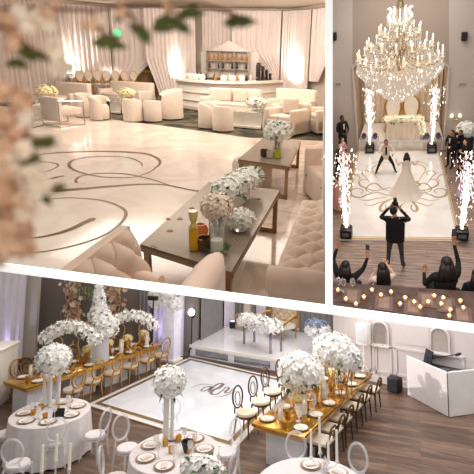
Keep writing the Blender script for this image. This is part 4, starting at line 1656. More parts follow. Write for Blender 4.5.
for s in (-1, 1):
    MB().tube([(0, -.05, -.1), (s * .1, -.1, -.12), (s * .14, -.1, -.02)], .012, 5).build('arm', brass, o)
    MB().lathe([(.07, 0), (.045, .12)], (s * .14, -.1, 0), n=10).build('shade', mat('lit_shade', (255, 244, 226), emit=.8), o)

# --- people on the floor
def toward(a, b):
    d = Vector(b) - Vector(a)
    return math.atan2(d.x, -d.y) if False else math.atan2(d.y, d.x) + PI / 2


gp, bp = A(385.5, 172.5), A(405.5, 193)
suit_b = mat('white_dinner_jacket', (226, 214, 200), rough=.7, var=.05)
navy = mat('midnight_trousers', (30, 28, 44), rough=.8, var=.1)
pose = dict(pelvis=(0, .02, .82), spine=(0, -.01, .98), chest=(0, -.06, 1.18), neck=(0, -.11, 1.35), head=(0, -.14, 1.42),
            shL=(.18, -.06, 1.28), elL=(.34, -.12, 1.06), wrL=(.26, -.34, 1.0), haL=(.22, -.42, 1.0),
            shR=(-.18, -.06, 1.28), elR=(-.30, -.22, 1.08), wrR=(-.12, -.36, 1.06), haR=(-.05, -.40, 1.04),
            hiL=(.11, .02, .78), knL=(.30, -.12, .45), anL=(.40, .04, .09), toL=(.46, -.12, .03),
            hiR=(-.11, .02, .78), knR=(-.30, -.14, .44), anR=(-.38, .0, .09), toR=(-.44, -.15, .03))
r, V = figure('groom in white jacket and dark trousers lunging on the dance floor', gp, toward(gp, A(392, 200)), pose, skin_t, suit_b, navy, scale=.86)
jacket(r, V, suit_b)
MB().solid([(-.03, -.21, 1.28), (.03, -.21, 1.28), (.045, -.19, .95), (-.045, -.19, .95)], (0, .05, 0)).build('shirt_front', black_cloth, r)
lace = mat('ivory_bridal_lace', (240, 226, 212), rough=.8, var=.06, scale=30)
pose = dict(elL=(.30, -.14, 1.2), wrL=(.34, -.38, 1.24), haL=(.36, -.46, 1.26), elR=(-.30, -.1, 1.2), wrR=(-.42, -.30, 1.2), haR=(-.46, -.36, 1.22), head=(0, -.02, 1.57))
r, V = figure('bride in long ivory gown with dark hair, seen from behind facing the groom', bp, toward(bp, A(397, 150)), pose, skin_l, lace, lace, sleeves=False, female=True, hair_len=.1, scale=.84)
skirt(r, V, [(.66, .01), (.50, .2), (.36, .5), (.25, .8), (.18, .98), (.155, 1.12), (.17, 1.30)], lace, 'gown', 1.0, .9, .35)
MB().tube(spline([(-.12, .02, 1.52), (0, .16, 1.5), (.12, .02, 1.52)], 5), .02, 5).build('veil_band', lace, r)

php = A(394.5, 267)
jeans = mat('charcoal_jeans', (74, 66, 66), rough=.85, var=.2, scale=12)
pose = dict(chest=(.02, -.02, 1.33), head=(.03, -.05, 1.56), shL=(.2, -.02, 1.44), elL=(.36, -.16, 1.36), wrL=(.16, -.34, 1.54), haL=(.10, -.36, 1.60),
            shR=(-.2, -.02, 1.44), elR=(-.32, -.22, 1.30), wrR=(-.1, -.36, 1.5), haR=(-.04, -.38, 1.56),
            hiL=(.11, 0, .92), knL=(.14, -.02, .5), anL=(.16, .04, .09), toL=(.2, -.12, .03),
            hiR=(-.11, 0, .92), knR=(-.15, -.04, .5), anR=(-.2, .02, .09), toR=(-.24, -.14, .03))
r, V = figure('photographer in black shirt and dark jeans seen from behind, aiming a camera', php, toward(php, A(400, 180)), pose, skin_t, black_cloth, jeans, scale=1.05)
def shirt(u, v):
    a = u * 2 * PI
    z = .84 + .62 * v
    k = (1 if v < .8 else 1 - (v - .8) * 1.6)
    return (.215 * k * math.cos(a) * (1 + .04 * math.sin(a * 5)), .15 * k * math.sin(a) + .0, z)
MB().grid(shirt, 30, 10, wrap=True).build('shirt', black_cloth, r, angle=180)
MB().tube([(.2 * math.cos(a * .524), .135 * math.sin(a * .524), .93) for a in range(12)], .02, 4, closed=True).build('belt', shoe_m, r)
f = CUR.M.inverted() @ r.matrix_world
c_ = thing('camera', 'black camera with flash held up to the eye of the photographer', 'camera', (0, 0, 0))
c_.matrix_world = r.matrix_world @ Matrix.Translation((.03, -.40, 1.62))
MB().box((0, 0, 0), (.15, .07, .1), bev=.015).build('body', box_blk, c_)
MB().cyl((0, -.03, 0), (0, -.16, 0), .04, .045, 12).build('lens', box_blk, c_)
MB().box((0, 0, .11), (.08, .06, .12), bev=.01).build('flash', box_blk, c_)

# standing guests
sp_ = [((343.5, 155.5), .2, 'man in black suit standing against the left wall', skin_d, black_cloth, 1.0, 0, 0),
       ((449.5, 167.5), -.3, 'person in black standing right of the stage, nearer of two', skin_t, black_cloth, .84, 0, 0),
       ((456.5, 163), -.5, 'person in black leaning behind another, right of the stage', skin_t, black_cloth, .8, 0, 0)]
for px, look, lab, sk_, tp, sc, fem, hl in sp_:
    p = A(*px)
    r, V = figure(lab, p, toward(p, A(400, 190)), dict(elL=(.26, -.02, 1.16), wrL=(.14, -.2, 1.08), haL=(.08, -.22, 1.07), elR=(-.26, -.02, 1.16), wrR=(-.12, -.2, 1.04), haR=(-.05, -.22, 1.03)) if look > -.4 else
                  dict(head=(.08, -.06, 1.54), elL=(.3, -.1, 1.18), wrL=(.25, -.3, 1.2), haL=(.24, -.38, 1.22)), sk_, tp, black_cloth, scale=sc)
    jacket(r, V, tp)
    MB().solid([(-.03, -.15, 1.42), (.03, -.15, 1.42), (.02, -.145, 1.2), (-.02, -.145, 1.2)], (0, .03, 0)).build('shirt_front', suit_b, r)
rose_d = mat('rose_pink_dress', (226, 176, 172), rough=.6, var=.08)
lilac = mat('lilac_dress', (198, 172, 206), rough=.6, var=.08)
for px, m_, lab, sc in (((343, 169), rose_d, 'woman in rose pink dress standing in front of the man by the left wall', .76),
                        ((340, 208), rose_d, 'woman in pink dress at the left edge behind the near left sparks', .84),
                        ((464, 196), lilac, 'woman in lilac dress at the right edge behind the near right sparks', .84),
                        ((340, 183), black_cloth, 'dark haired guest in black between the two women in pink', .78),
                        ((463, 176), black_cloth, 'guest in black dress behind the woman in lilac', .8)):
    p = A(*px)
    r, V = figure(lab, p, toward(p, A(400, 185)), dict(elL=(.26, -.05, 1.16), wrL=(.1, -.22, 1.2), haL=(.04, -.25, 1.24), elR=(-.26, -.05, 1.16), wrR=(-.1, -.22, 1.2), haR=(-.03, -.25, 1.22)), skin_l, m_, m_, sleeves=False, female=True, hair_len=.22, scale=sc)
    skirt(r, V, [(.34, .05), (.30, .3), (.25, .6), (.2, .9), (.155, 1.1), (.165, 1.32)], m_)

_t = A(398, 290) - A(398, 200)
toward_v = _t.normalized()
# seated guests near us, turned to the dance floor, with phones held up
def bchair(label):
    o = thing('banquet_chair', label, 'chair')
    cushion(MB(), (0, 0, .44), (.44, .44, .06), .02).build('seat', bcream, o)
    MB().box((0, .22, .68), (.42, .04, .42), bev=.015).build('backrest', throne_gold, o)
    for sx in (-1, 1):
        for sy in (-1, 1):
            MB().cyl((sx * .18, sy * .18, 0), (sx * .19, sy * .19, .42), .018, n=6).build('leg', throne_gold, o)
    return o
bch = Repeat(bchair, 'chairs of the near guests')
def phone(label, at_, M_):
    o = thing('phone', label, 'phone')
    o.matrix_world = M_ @ Matrix.Translation(at_)
    MB().box((0, 0, 0), (.075, .012, .15), bev=.004).build('body', box_blk, o)
    MB().box((0, .0075, 0), (.066, .003, .135)).build('screen', mat('dim_screen', (70, 66, 74), rough=.1, emit=.2), o)
    return o
tg = A(398, 200)


def by_table(x):
    """seat just beyond the far edge of the near table"""
    q = A(x, 281.5 + (x - XL) * 12.0 / (XR - XL), 1.22)
    return Vector((q.x, q.y, 0)) - toward_v * .34
p = by_table(344)
bch.put(p, toward(p, tg), 'chair of the guest in black who raises both arms at the near left')
r, V = figure('guest in black raising both arms with a phone at the near left corner', p, toward(p, tg), seated(elL=(.34, -.22, 1.14), wrL=(.28, -.34, 1.38), haL=(.27, -.36, 1.46), elR=(-.30, -.20, 1.10), wrR=(-.36, -.3, 1.32), haR=(-.34, -.34, 1.4)), skin_t, black_cloth, black_cloth, scale=1.12, hair_len=.1)
jacket(r, V, black_cloth)
phone('phone held up in the raised hand of the near left guest', (-.34, -.38, 1.50), r.matrix_world)
p = by_table(382)
bch.put(p, toward(p, A(350, 235)), 'chair of the woman with long dark hair')
r, V = figure('woman in pale dress with long dark hair seated before the near table', p, toward(p, A(350, 240)), seated(elL=(.26, -.10, .78), wrL=(.12, -.30, .84), haL=(.06, -.36, .88), elR=(-.30, -.16, .86), wrR=(-.22, -.36, 1.0), haR=(-.18, -.4, 1.06)), skin_l, mat('blush_dress', (226, 200, 188), rough=.6), mat('blush_dress', (226, 200, 188)), sleeves=False, female=True, hair_len=.42, scale=1.12)
skirt(r, V, [(.2, .45), (.18, .6), (.15, .72), (.165, .9)], mat('blush_dress', (226, 200, 188)))
p = by_table(447)
bch.put(p, toward(p, tg), 'chair of the guest in black filming at the near right')
r, V = figure('guest in black with bushy dark hair holding a phone up at the near right', p, toward(p, tg), seated(elR=(.0 - .26, -.24, 1.06), wrR=(-.22, -.40, 1.30), haR=(-.22, -.43, 1.39), elL=(.3, -.06, .76), wrL=(.26, -.28, .84), haL=(.24, -.34, .90)), skin_t, black_cloth, black_cloth, female=True, hair_len=.18, scale=1.3)
jacket(r, V, black_cloth)
phone('phone held high by the near right guest', (-.22, -.46, 1.50), r.matrix_world)
p = by_table(479)
bch.put(p, toward(p, tg), 'chair of the guest at the near right edge')
r, V = figure('guest in black cut off by the near right edge', p, toward(p, tg), seated(), skin_t, black_cloth, black_cloth, scale=1.1, hair_len=.1)
jacket(r, V, black_cloth)

# near table top with candles, in front of them
TH = 1.22
brown = mat('brown_brick_patterned_cloth', (84, 64, 56), rough=.8, var=.4, scale=7)
ta = [A(XL, 281.5, TH), A(XR, 293.5, TH), A(XR, top_edge(XR) + .6, TH), A(XL, top_edge(XL) + .6, TH)]
bt = thing('banquet_table', 'long brown patterned banquet table across the near edge, dotted with candles', 'table')
MB().prism([(p.x, p.y) for p in ta], TH - .04, TH).build('table_top', brown, bt)
back_n = (ta[1] - ta[0]).normalized()
MB().wall(ta[0], ta[1], TH - .34, TH - .04, .02, -1).build('cloth_skirt', brown, bt)
def votive(label):
    o = thing('votive_candle', label, 'candle')
    MB().lathe([(.03, 0), (.045, .01), (.05, .08), (.045, .08), (.04, .015), (0, .01)], n=10).build('glass_cup', mat('smoky_glass', (220, 190, 160), rough=.1, trans=.6), o)
    MB().lathe([(0, .02), (.018, .03), (.022, .06), (.008, .10), (0, .12)], n=8).build('flame', mat('candle_flame', (255, 214, 150), emit=7, ecol=(255, 206, 140)), o)
    return o
vo = Repeat(votive, 'candles on the near banquet table')
vpx = [(372, 292), (381, 297), (364, 299), (391, 294), (346, 301), (356, 306), (414, 304), (420, 309), (434, 298), (443, 300), (428, 304), (450, 312), (460, 303), (441, 306), (405, 300), (400, 306), (338, 292), (449, 318), (463, 310)]
for i, (x, y) in enumerate(sorted(vpx)):
    vo.put(A(x, y, TH), 0, 'small lit candle on the near brown table, %s from the left' % (ORD + ['seventeenth', 'eighteenth', 'nineteenth'])[i])
def menu(label):
    o = thing('menu_card', label, 'card')
    MB().box((0, 0, .006), (.34, .42, .012)).build('board', mat('taupe_board', (104, 80, 70), rough=.6, var=.2), o)
    MB().box((0, 0, .0135), (.2, .3, .003)).build('sheet', mat('beige_sheet', (136, 110, 96), rough=.7, var=.15), o)
    return o
mn = Repeat(menu, 'place settings on the near banquet table')
for i, (x, y) in enumerate(((352, 296), (384, 303), (413, 307), (427, 300), (446, 305), (462, 315))):
    mn.put(A(x, y, TH), vr, 'flat brown place setting with sheet on the near table, %s from the left' % ORD[i])
def wine(label):
    o = thing('wine_glass', label, 'glass')
    MB().lathe([(.035, 0), (.005, .008), (.005, .09), (.03, .12), (.04, .17), (.033, .21)], n=10).build('bowl', mat('thin_glass', (235, 232, 230), rough=.03, trans=.8), o)
    MB().lathe([(.036, .0), (.036, .004), (0, .006)], n=10).build('foot', mat('thin_glass', (235, 232, 230)), o)
    return o
wg = Repeat(wine, 'wine glasses on the near banquet table')
for i, (x, y) in enumerate(((339, 290), (344, 291), (353, 291))):
    wg.put(A(x, y, TH), 0, 'wine glass in front of the near left guest, %s from the left' % ORD[i], scale=1.5)
# white flowers on a dark plinth at the right wall
o = thing('plinth', 'dark square plinth under white flowers by the right wall', 'plinth', A(463.5, 157), vr)
MB().box((0, 0, .4), (.5, .5, .8), bev=.02).build('column', box_blk, o)
MB().box((0, 0, .82), (.58, .58, .05), bev=.01).build('cap', box_blk, o)
bouquet('bouquet', 'loose white bouquet on the dark plinth by the right wall', A(463.5, 157) + Vector((0, 0, .845)), (.33, .33, .3), 80, .1, .15)

# --- light: the chandelier, overhead wash, dance floor light, glow in the alcove
lamp('POINT', cd + Vector((0, 0, -1.5)), 16, (1, .88, .74), .5)
lamp('AREA', ctr + Vector((0, .5, 6.6)), 185, (1, .95, .9), 3.5)
lamp('AREA', A(400, 200) + Vector((0, -4, 6.4)), 25, (1, .86, .76), 3)
aq = (ALC[2] + ALC[3]) / 2 + wn * 1.0
lamp('AREA', aq + Vector((0, 0, -.25)), 45, (1, .86, .68), 2.5)
# ================================================================ BANQUET HALL (below)
enter(HALL)
A = CUR.at
hwood = planks('dark_walnut_boards', ((128, 102, 84), (82, 64, 54)), .13, 1.6, .36, PI / 2 * 0 - .1)
taupe = mat('taupe_grey_wall', (134, 124, 118), rough=.85, var=.04, scale=1.2)
hwhite = mat('white_panelled_wall', (208, 198, 194), rough=.8, var=.05, scale=1.5)
beige_p = mat('beige_pilaster', (198, 186, 172), rough=.8, var=.03)
gloss = marble('glossy_white_vinyl_floor', (236, 238, 244), (226, 228, 236), rough=.07)
hgold = mat('satin_gold', (196, 150, 76), rough=.28, metal=.85, var=.08)
gold_mirror = mat('gold_mirror_top', (206, 158, 78), rough=.12, metal=.9, var=.06, scale=3)
linen = mat('white_linen', (224, 216, 214), rough=.85, var=.04, scale=10, bump=.1)
acryl = mat('clear_acrylic', (240, 240, 244), rough=.08, alpha=.36, var=.01, coat=.5)
tglass = mat('table_glass', (246, 244, 240), rough=.05, alpha=.5, var=.01, coat=.6)
hpetal = mat('white_orchid_petals', (247, 244, 238), rough=.75, var=.06, scale=20)
hleaf = mat('dark_green_leaves', (52, 74, 46), rough=.6, var=.25)
grey_dr = mat('grey_velvet_drape', (142, 138, 138), rough=.8, var=.08, scale=3, sheen=.3)
white_dr = mat('white_voile_drape', (232, 226, 236), rough=.8, var=.04, scale=3)
ivory_wax = mat('ivory_wax', (246, 236, 214), rough=.5)


def base0(x, y, h):
    p = A(x, y, h)
    return Vector((p.x, p.y, 0))


def wtop(p):
    """height at which a wall over floor point p meets the white beam above the hall"""
    lo, hi = .3, 6
    for _ in range(40):
        m = (lo + hi) / 2
        x, y, _d = CUR.px((p.x, p.y, m))
        if y > beam_y(x):
            lo = m
        else:
            hi = m
    return lo


def hwall(name, p, q, m, t=.08, side=1, z0=0.0):
    a, b = wtop(p), wtop(q)
    d = (q - p).normalized()
    n = Vector((-d.y, d.x, 0)) * t * side
    pts = [Vector((p.x, p.y, z0)), Vector((q.x, q.y, z0)), Vector((q.x, q.y, b)), Vector((p.x, p.y, a))]
    return struct(MB().solid(pts, n).build(name, m))


struct(MB().prism([A(x, y)[:2] for x, y in ((-60, 486), (530, 486), (560, 398), (340, 330), (36, 335), (-110, 360))], -.1, 0).build('floor', hwood))
wA, wB_, wC, wD = A(-60, 374), A(36, 352), A(192, 356), base0(234, 321.5, .42)
wE, wF, wG = base0(338, 338, .42), A(334, 373.5), A(540, 414)
hwall('wall_left', wA, wB_, hwhite)
hwall('wall_back', wB_, wC, taupe)
hwall('wall_back', wC, wD, taupe)
hwall('wall_back', wD, wE, taupe)
hwall('wall_back', wE, wF, hwhite)
hwall('wall_right', wF, wG, hwhite)
def along(a, b, t0, t1, o, z0, z1, t, m, name):
    d = (b - a)
    n = Vector((d.y, -d.x, 0)).normalized()
    return struct(MB().wall(a + d * t0 + n * o, a + d * t1 + n * o, z0, z1, t, -1).build(name, m))
along(wF, wG, 0, 1, 0, 0, .16, .03, hwhite, 'baseboard_right')
along(wB_, wC, 0, 1, 0, 0, .14, .03, mat('grey_skirting', (150, 142, 138)), 'baseboard_back')

# right wall: tall raised panels and arched niches
def rwp(x, ybase):
    """point of the right wall's foot below image column x"""
    r_ = CUR.R @ cam_ray(x, ybase)
    d = wG - wF
    n = Vector((-d.y, d.x, 0)).normalized()
    t = (wF - Vector((0, 0, CUR.eye))).dot(n) / r_.dot(n)
    q = r_ * t
    return Vector((q.x, q.y, 0))
panel_m = mat('raised_panel_paint', (212, 202, 198), rough=.7, var=.05, scale=2)
rd = (wG - wF).normalized()
rn = Vector((rd.y, -rd.x, 0))
for x0, x1 in ((345, 372), (376, 393), (396, 432), (436, 466)):
    a, b = rwp(x0, 385), rwp(x1, 390)
    mb = MB()
    for p, q, z0, z1 in ((a, b, .28, .34), (a, b, 1.02, 1.08), (a, a + rd * .06, .28, 1.06), (b - rd * .06, b, .28, 1.06)):
        mb.wall(p, q, z0, z1, .03, -1)
    struct(mb.build('trim_5', panel_m))
    if x0 in (376, 436):
        continue
    struct(MB().wall(a + rd * .02, b - rd * .02, 1.2, min(wtop(a), wtop(b)) - .12, .015, -1).build('trim_6', panel_m))
for x, yc, lab in ((382, 334, 'arched niche above the black floor speaker'), (442, 341, 'arched niche above the white DJ booth')):
    p = rwp(x, 388)
    lo = CUR.px((p.x, p.y, 0))
    zc = CUR.rise(lo[0], lo[1], yc)
    o = thing('wall_niche', lab, 'niche', p + rn * .02 + Vector((0, 0, zc)), math.atan2(rd.y, rd.x))
    arch = [(.24 * math.cos(a * PI / 12), .12 + .24 * math.sin(a * PI / 12)) for a in range(13)]
    prof = [(-.24, -.3), (.24, -.3)] + arch
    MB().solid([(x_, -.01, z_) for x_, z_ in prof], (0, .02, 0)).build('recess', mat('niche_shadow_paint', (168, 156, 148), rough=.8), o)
    MB().tube([(x_, -.02, z_) for x_, z_ in prof], .035, 5, closed=True).build('frame', panel_m, o)
    MB().box((0, -.07, -.33), (.56, .14, .05), bev=.01).build('sill', panel_m, o)

# left: white sheer, beige pilaster, small white box of a counter at the frame's edge
def pil(x0, x1, yb, m, name='trim_7', dpt=.22):
    a = A(x0, yb)
    b = A(x1, yb - .5)
    z = min(wtop(a), wtop(b)) + .1
    d = (b - a).normalized()
    n = Vector((d.y, -d.x, 0))
    return struct(MB().wall(a + n * dpt, b + n * dpt, 0, z, dpt, 1).build(name, m))
pil(22, 37, 356, beige_p)
def hdrape(label, p, q, m, pleats=8, z0=0.02, amp=.05):
    d = q - p
    n = Vector((d.y, -d.x, 0)).normalized()
    a, b = wtop(p), wtop(q)
    def fn(u, t):
        o = p + d * u + n * (.1 + amp * math.sin(u * pleats * 2 * PI))
        return (o.x, o.y, z0 + ((a + (b - a) * u) - z0) * t)
    return tag(MB().grid(fn, pleats * 10, 4).build('drape', m, angle=180), label, 'curtain')
hdrape('white sheer drape lit lavender at the far left edge', A(-30, 372), A(20, 358.5), white_dr, 6)
hdrape('grey velvet drape along the left side of the white stage', wC.lerp(wD, .12), wC.lerp(wD, .62), grey_dr, 9)
hdrape('white drape lit lavender at the back left corner of the stage', wC.lerp(wD, .66), wC.lerp(wD, .97), white_dr, 5)
hdrape('grey drape behind the gold throne chair on the stage', wD.lerp(wE, .02), wD.lerp(wE, .26), grey_dr, 5)
hdrape('white drape panel between throne chair and tufted settee', wD.lerp(wE, .26), wD.lerp(wE, .36), white_dr, 3)
hdrape('grey drape to the right of the tufted settee on the stage', wD.lerp(wE, .64), wD.lerp(wE, .99), grey_dr, 7)
hdrape('light grey drape on the back wall right of the flower wreath', A(139, 355.5), A(150, 355.8), grey_dr, 3)
hdrape('white drape behind the flower topped column', A(153, 355.9), A(184, 356.2), white_dr, 6)
# white box counter at the left edge
o = thing('white_counter', 'tall white counter unit cut off by the left edge', 'counter', A(-6, 402), .5)
MB().box((0, 0, .68), (.62, .9, 1.36), bev=.02).build('body', white_lacquer, o)
MB().box((0, 0, 1.39), (.7, .98, .06), bev=.02).build('top', white_lacquer, o)

# round flower wreath against the wall
q = A(98, 356.2)
wc_ = CUR.rise(98, 356.2, 299)
o = thing('flower_wreath', 'large round wreath of blush and cream flowers on the grey wall', 'wreath', q + Vector((0, -.3, wc_)), 0)
R_ = CUR.wide(98, 356.2, 32)
mb1, mb2_, mb3 = MB(), MB(), MB()
for k in range(620):
    a = random.uniform(0, 2 * PI)
    rr = R_ + random.gauss(0, .19)
    p = Vector((rr * math.cos(a), random.uniform(-.16, .05), rr * math.sin(a)))
    if CUR.px(q + Vector((0, -.3, wc_)) + p)[1] < beam_y(98) - 1:
        continue
    (mb1 if random.random() < .62 else mb2_).petals(p, random.uniform(.08, .13), 5, Vector((random.uniform(-.6, .6), -1, random.uniform(-.6, .6))), .35)
for k in range(90):
    a = random.uniform(0, 2 * PI)
    if math.sin(a) > .3:
        continue
    mb3.leaf((R_ * math.cos(a), -.05, R_ * math.sin(a)), (math.cos(a) * random.choice((-1, 1)), -.5, math.sin(a)), .2, .05)
MB().tube([(R_ * math.cos(a * PI / 20), .06, R_ * math.sin(a * PI / 20)) for a in range(-23, 4) if a < 4], .04, 6).build('hoop', hgold, o)
mb1.build('blush_flowers', mat('blush_wreath_petals', (222, 176, 152), rough=.7, var=.18, scale=5), o, flat=True)
mb2_.build('cream_flowers', mat('cream_wreath_petals', (236, 220, 190), rough=.7, var=.1), o, flat=True)
mb3.build('leaves', hleaf, o, flat=True)
mb = MB()
for k in range(46):
    a = random.uniform(.18 * PI, .82 * PI)
    x, z = R_ * .95 * math.cos(a), R_ * .95 * math.sin(a)
    z = min(z, R_ * .42)
    L_ = random.uniform(.2, .6)
    for j in range(6):
        mb.leaf((x + random.uniform(-.03, .03), -.05, z - L_ * j / 6), (random.uniform(-.4, .4), -.2, -1), .15, .03)
stuff(mb.build('hanging_greens', mat('sage_trailing_leaves', (150, 152, 116), rough=.7, var=.15), o, flat=True))
# dark wall lamps/monitors on poles
def polelight(label, p, z, bulb=True):
    o = thing('light_stand', label, 'lamp', p)
    MB().cyl((0, 0, .25), (0, 0, z), .022, n=6).build('pole', box_blk, o)
    for k in range(3):
        a = k * 2.09 + .5
        MB().cyl((0, 0, .42), (.24 * math.cos(a), .24 * math.sin(a), .012), .014, n=5).build('leg', box_blk, o)
    if bulb:
        MB().ball((0, -.04, z + .08), (.13, .1, .13), 2).build('lamp_head', mat('cool_white_lamp', (240, 246, 255), emit=5, ecol=(225, 238, 255)), o)
        MB().cyl((0, .06, z - .12), (0, .06, z + .02), .07, n=8).build('housing', box_blk, o)
    else:
        MB().box((0, -.02, z), (.34, .14, .14), bev=.02).build('fixture', box_blk, o)
    return o
q = A(203, 352)
polelight('tripod light stand with glowing white lamp left of the stage', q - Vector((0, .75, 0)), CUR.rise(203, 352, 311))
q = A(151.5, 369)
polelight('dark pole stand in front of the white drape, left of the flower column', q, CUR.rise(151.5, 369, 298), False)

# white lit column with flowers on top
q = A(171, 361)
zt = CUR.rise(171, 361, 304)
o = thing('lit_column', 'white lit column topped with white roses, left of the stage', 'column', q)
MB().box((0, 0, zt / 2), (.5, .4, zt), bev=.02).build('shaft', mat('lavender_glow_column', (238, 236, 246), rough=.4, emit=.12, ecol=(226, 220, 255)), o)  # lavender uplight on the white shaft put into its material as glow
MB().box((0, 0, .05), (.62, .52, .1), bev=.02).build('base', white_lacquer, o)
o = thing('rose_topper', 'spray of white roses with dark centres on the lit column', 'flowers', q + Vector((0, 0, zt)))
mb, md = MB(), MB()
q_f = -.34
for x, z, r in ((-.42, .02, .24), (.36, -.02, .24), (-.05, .18, .28), (-.5, .25, .2), (.15, .3, .2)):
    bloom_ball(mb, (x, q_f, z + .1), (r, r, r), 44, .09, -.9)
mb.build('flowers', hpetal, o, flat=True)
for x, z in ((-.42, .08), (.36, .05), (-.05, .3)):
    leaves_ball(md, (x, -.25, z), (.25, .25, .25), 6, .16)
md.build('leaves', hleaf, o, flat=True)

# --- stage with mirrored inset panels
SH = .44
s1_, s2_ = A(190, 357.2), A(312, 380.5)
mid = A(279.5, 373.6)
sdv = (mid - s1_)
stg = thing('stage', 'low glossy white stage with mirrored front panels', 'stage')
e1 = s1_ + sdv * 1.42
bk1, bk2 = wD, base0(338, 338, .42) - Vector((.1, .1, 0))
MB().prism([(p.x, p.y) for p in (s1_, e1, bk2, bk1)], 0, SH).build('platform', mat('glossy_white_platform', (236, 234, 240), rough=.08, coat=.4, var=.02), stg)
sn = Vector((sdv.y, -sdv.x, 0)).normalized()
smir = mat('smoky_mirror_panel', (150, 150, 156), rough=.08, metal=.7, var=.2, scale=2)
for k in range(3):
    a, b = s1_.lerp(e1, .05 + k * .32), s1_.lerp(e1, .05 + k * .32 + .27)
    MB().wall(a + sn * .012, b + sn * .012, .10, SH - .14, .012, 1).build('mirror_panel', smir, stg)
MB().wall(s1_ + sn * .05, e1 + sn * .05, SH - .09, SH + .003, .06, 1).build('front_edge', white_lacquer, stg)
MB().wall(s1_ + sn * .06, e1 + sn * .06, 0, .06, .06, 1).build('plinth_strip', mat('grey_plinth', (120, 112, 108), rough=.5), stg)

def facing(x, y, h=0):
    return A(x, y, h)
# throne chair, tufted settee, sweetheart table on the stage
q = A(247, 338, SH)
o = throne('gold throne chair at the back of the stage beside a drape')
o.matrix_world = CUR.M @ Matrix.Translation(A(244, 329, SH)) @ Matrix.Rotation(-.45, 4, 'Z') @ Matrix.Scale(.74, 4)
q = A(278, 336, SH)
tm = mat('champagne_tufted_satin', (214, 192, 158), rough=.45, var=.08, sheen=.4)
o = thing('tufted_settee', 'tall champagne button tufted settee on the stage', 'sofa', q, -.5)
cushion(MB(), (0, -.05, .45), (1.5, .7, .2), .08).build('seat', mat('white_satin', (236, 226, 214), rough=.5), o)
mb = MB()
HB = min(1.55, CUR.rise(*CUR.px(q)[:2], beam_y(282) - 1, SH) - SH)
mb.box((0, .36, .3 + (HB - .3) / 2), (1.6, .1, HB - .3), bev=.03)
tuft(mb, (-.76, .29, .5), (1.52, 0, 0), (0, 0, HB - .55), (0, -1, 0), 8, 5, .06)
mb.build('backrest', tm, o, angle=60)
buttons(MB(), (-.76, .285, .5), (1.52, 0, 0), (0, 0, HB - .55), (0, -1, 0), 8, 5).build('buttons', hgold, o)
MB().tube([(-.8, .32, .4), (-.8, .32, HB), (.8, .32, HB), (.8, .32, .4)], .05, 6).build('frame', hgold, o)
for s in (-1, 1):
    MB().tube(spline([(s * .78, .3, .8), (s * .84, 0, .78), (s * .82, -.35, .6), (s * .74, -.38, .42)], 4), .05, 6).build('arm', hgold, o)
    for y in (-.3, .3):
        MB().cyl((s * .7, y, .36), (s * .7, y, 0), .04, .025, 6).build('leg', hgold, o)
q = A(262, 347.5, SH)
o = thing('sweetheart_table', 'clear sided table carrying a white flower mound on the stage', 'table', q, -.5)
MB().box((0, 0, .72), (1.7, .55, .04)).build('table_top', linen, o)
for sx in (-1, 1):
    for sy in (-1, 1):
        MB().box((sx * .78, sy * .22, .35), (.06, .06, .70)).build('leg', smir, o)
o = thing('flower_mound', 'long cascading mound of white flowers covering the stage table', 'flowers', q + Vector((0, 0, .745)), -.5)
mb = MB()
for k in range(11):
    x = -.85 + k * .17
    bloom_ball(mb, (x, -.12, .06 + .06 * math.sin(k * 2.2)), (.2, .3, .24), 26, .1, -.5)
mb.build('flowers', hpetal, o, flat=True)
mb = MB()
for k in range(9):
    leaves_ball(mb, (-.8 + k * .2, -.2, .05), (.2, .25, .2), 3, .16)
mb.build('leaves', hleaf, o, flat=True)
MB().box((0, -.05, 0), (1.5, .3, .05)).build('tray', linen, o)
o = thing('uplight', 'small black uplight on the back left of the stage', 'stage light', A(232.5, 328, SH), .3)
MB().box((0, 0, .14), (.24, .2, .26), bev=.03).build('housing', box_blk, o)
MB().cyl((0, 0, .27), (0, 0, .285), .09, n=12).build('lens', mat('lavender_lens', (196, 180, 255), emit=3, ecol=(200, 185, 255)), o)
# blue and white flowers on a stand, right of the settee
q = A(317, 366)
o = thing('flower_stand', 'tall stand of white and blue flowers at the right end of the stage', 'flowers', A(318, 352, SH))
MB().cyl((0, 0, 0), (0, 0, .62), .03, n=8).build('pole', hgold, o)
MB().cyl((0, 0, 0), (0, 0, .03), .2, n=14).build('base', hgold, o)
bloom_ball(MB(), (0, 0, .70), (.42, .35, .26), 70, .11, -.6).build('white_flowers', hpetal, o, flat=True)
bloom_ball(MB(), (-.05, -.05, .92), (.36, .3, .14), 34, .1, -.2).build('blue_flowers', mat('steel_blue_petals', (120, 136, 160), rough=.7, var=.15), o, flat=True)

# --- dance floor
DF = [(93, 404.5), (231, 447), (292, 382.5), (190, 359)]       # left, near, right, far
c4 = [A(*p) for p in DF]
ctr = sum(c4, Vector()) / 4
df = struct(MB().prism([(p.x, p.y) for p in c4], 0, .02).build('dance_floor', gloss))
ring(.99, .93, .0212).build('gold_border', mat('bronze_gold_vinyl', (132, 106, 62), rough=.35, metal=.35, var=.1), df)
ring(1.055, 1.0, .012).build('outer_strip', mat('white_edge_vinyl', (232, 226, 222), rough=.3), df)
ring(1.075, 1.055, .013).build('outer_border', mat('bronze_gold_vinyl', (132, 106, 62)), df)
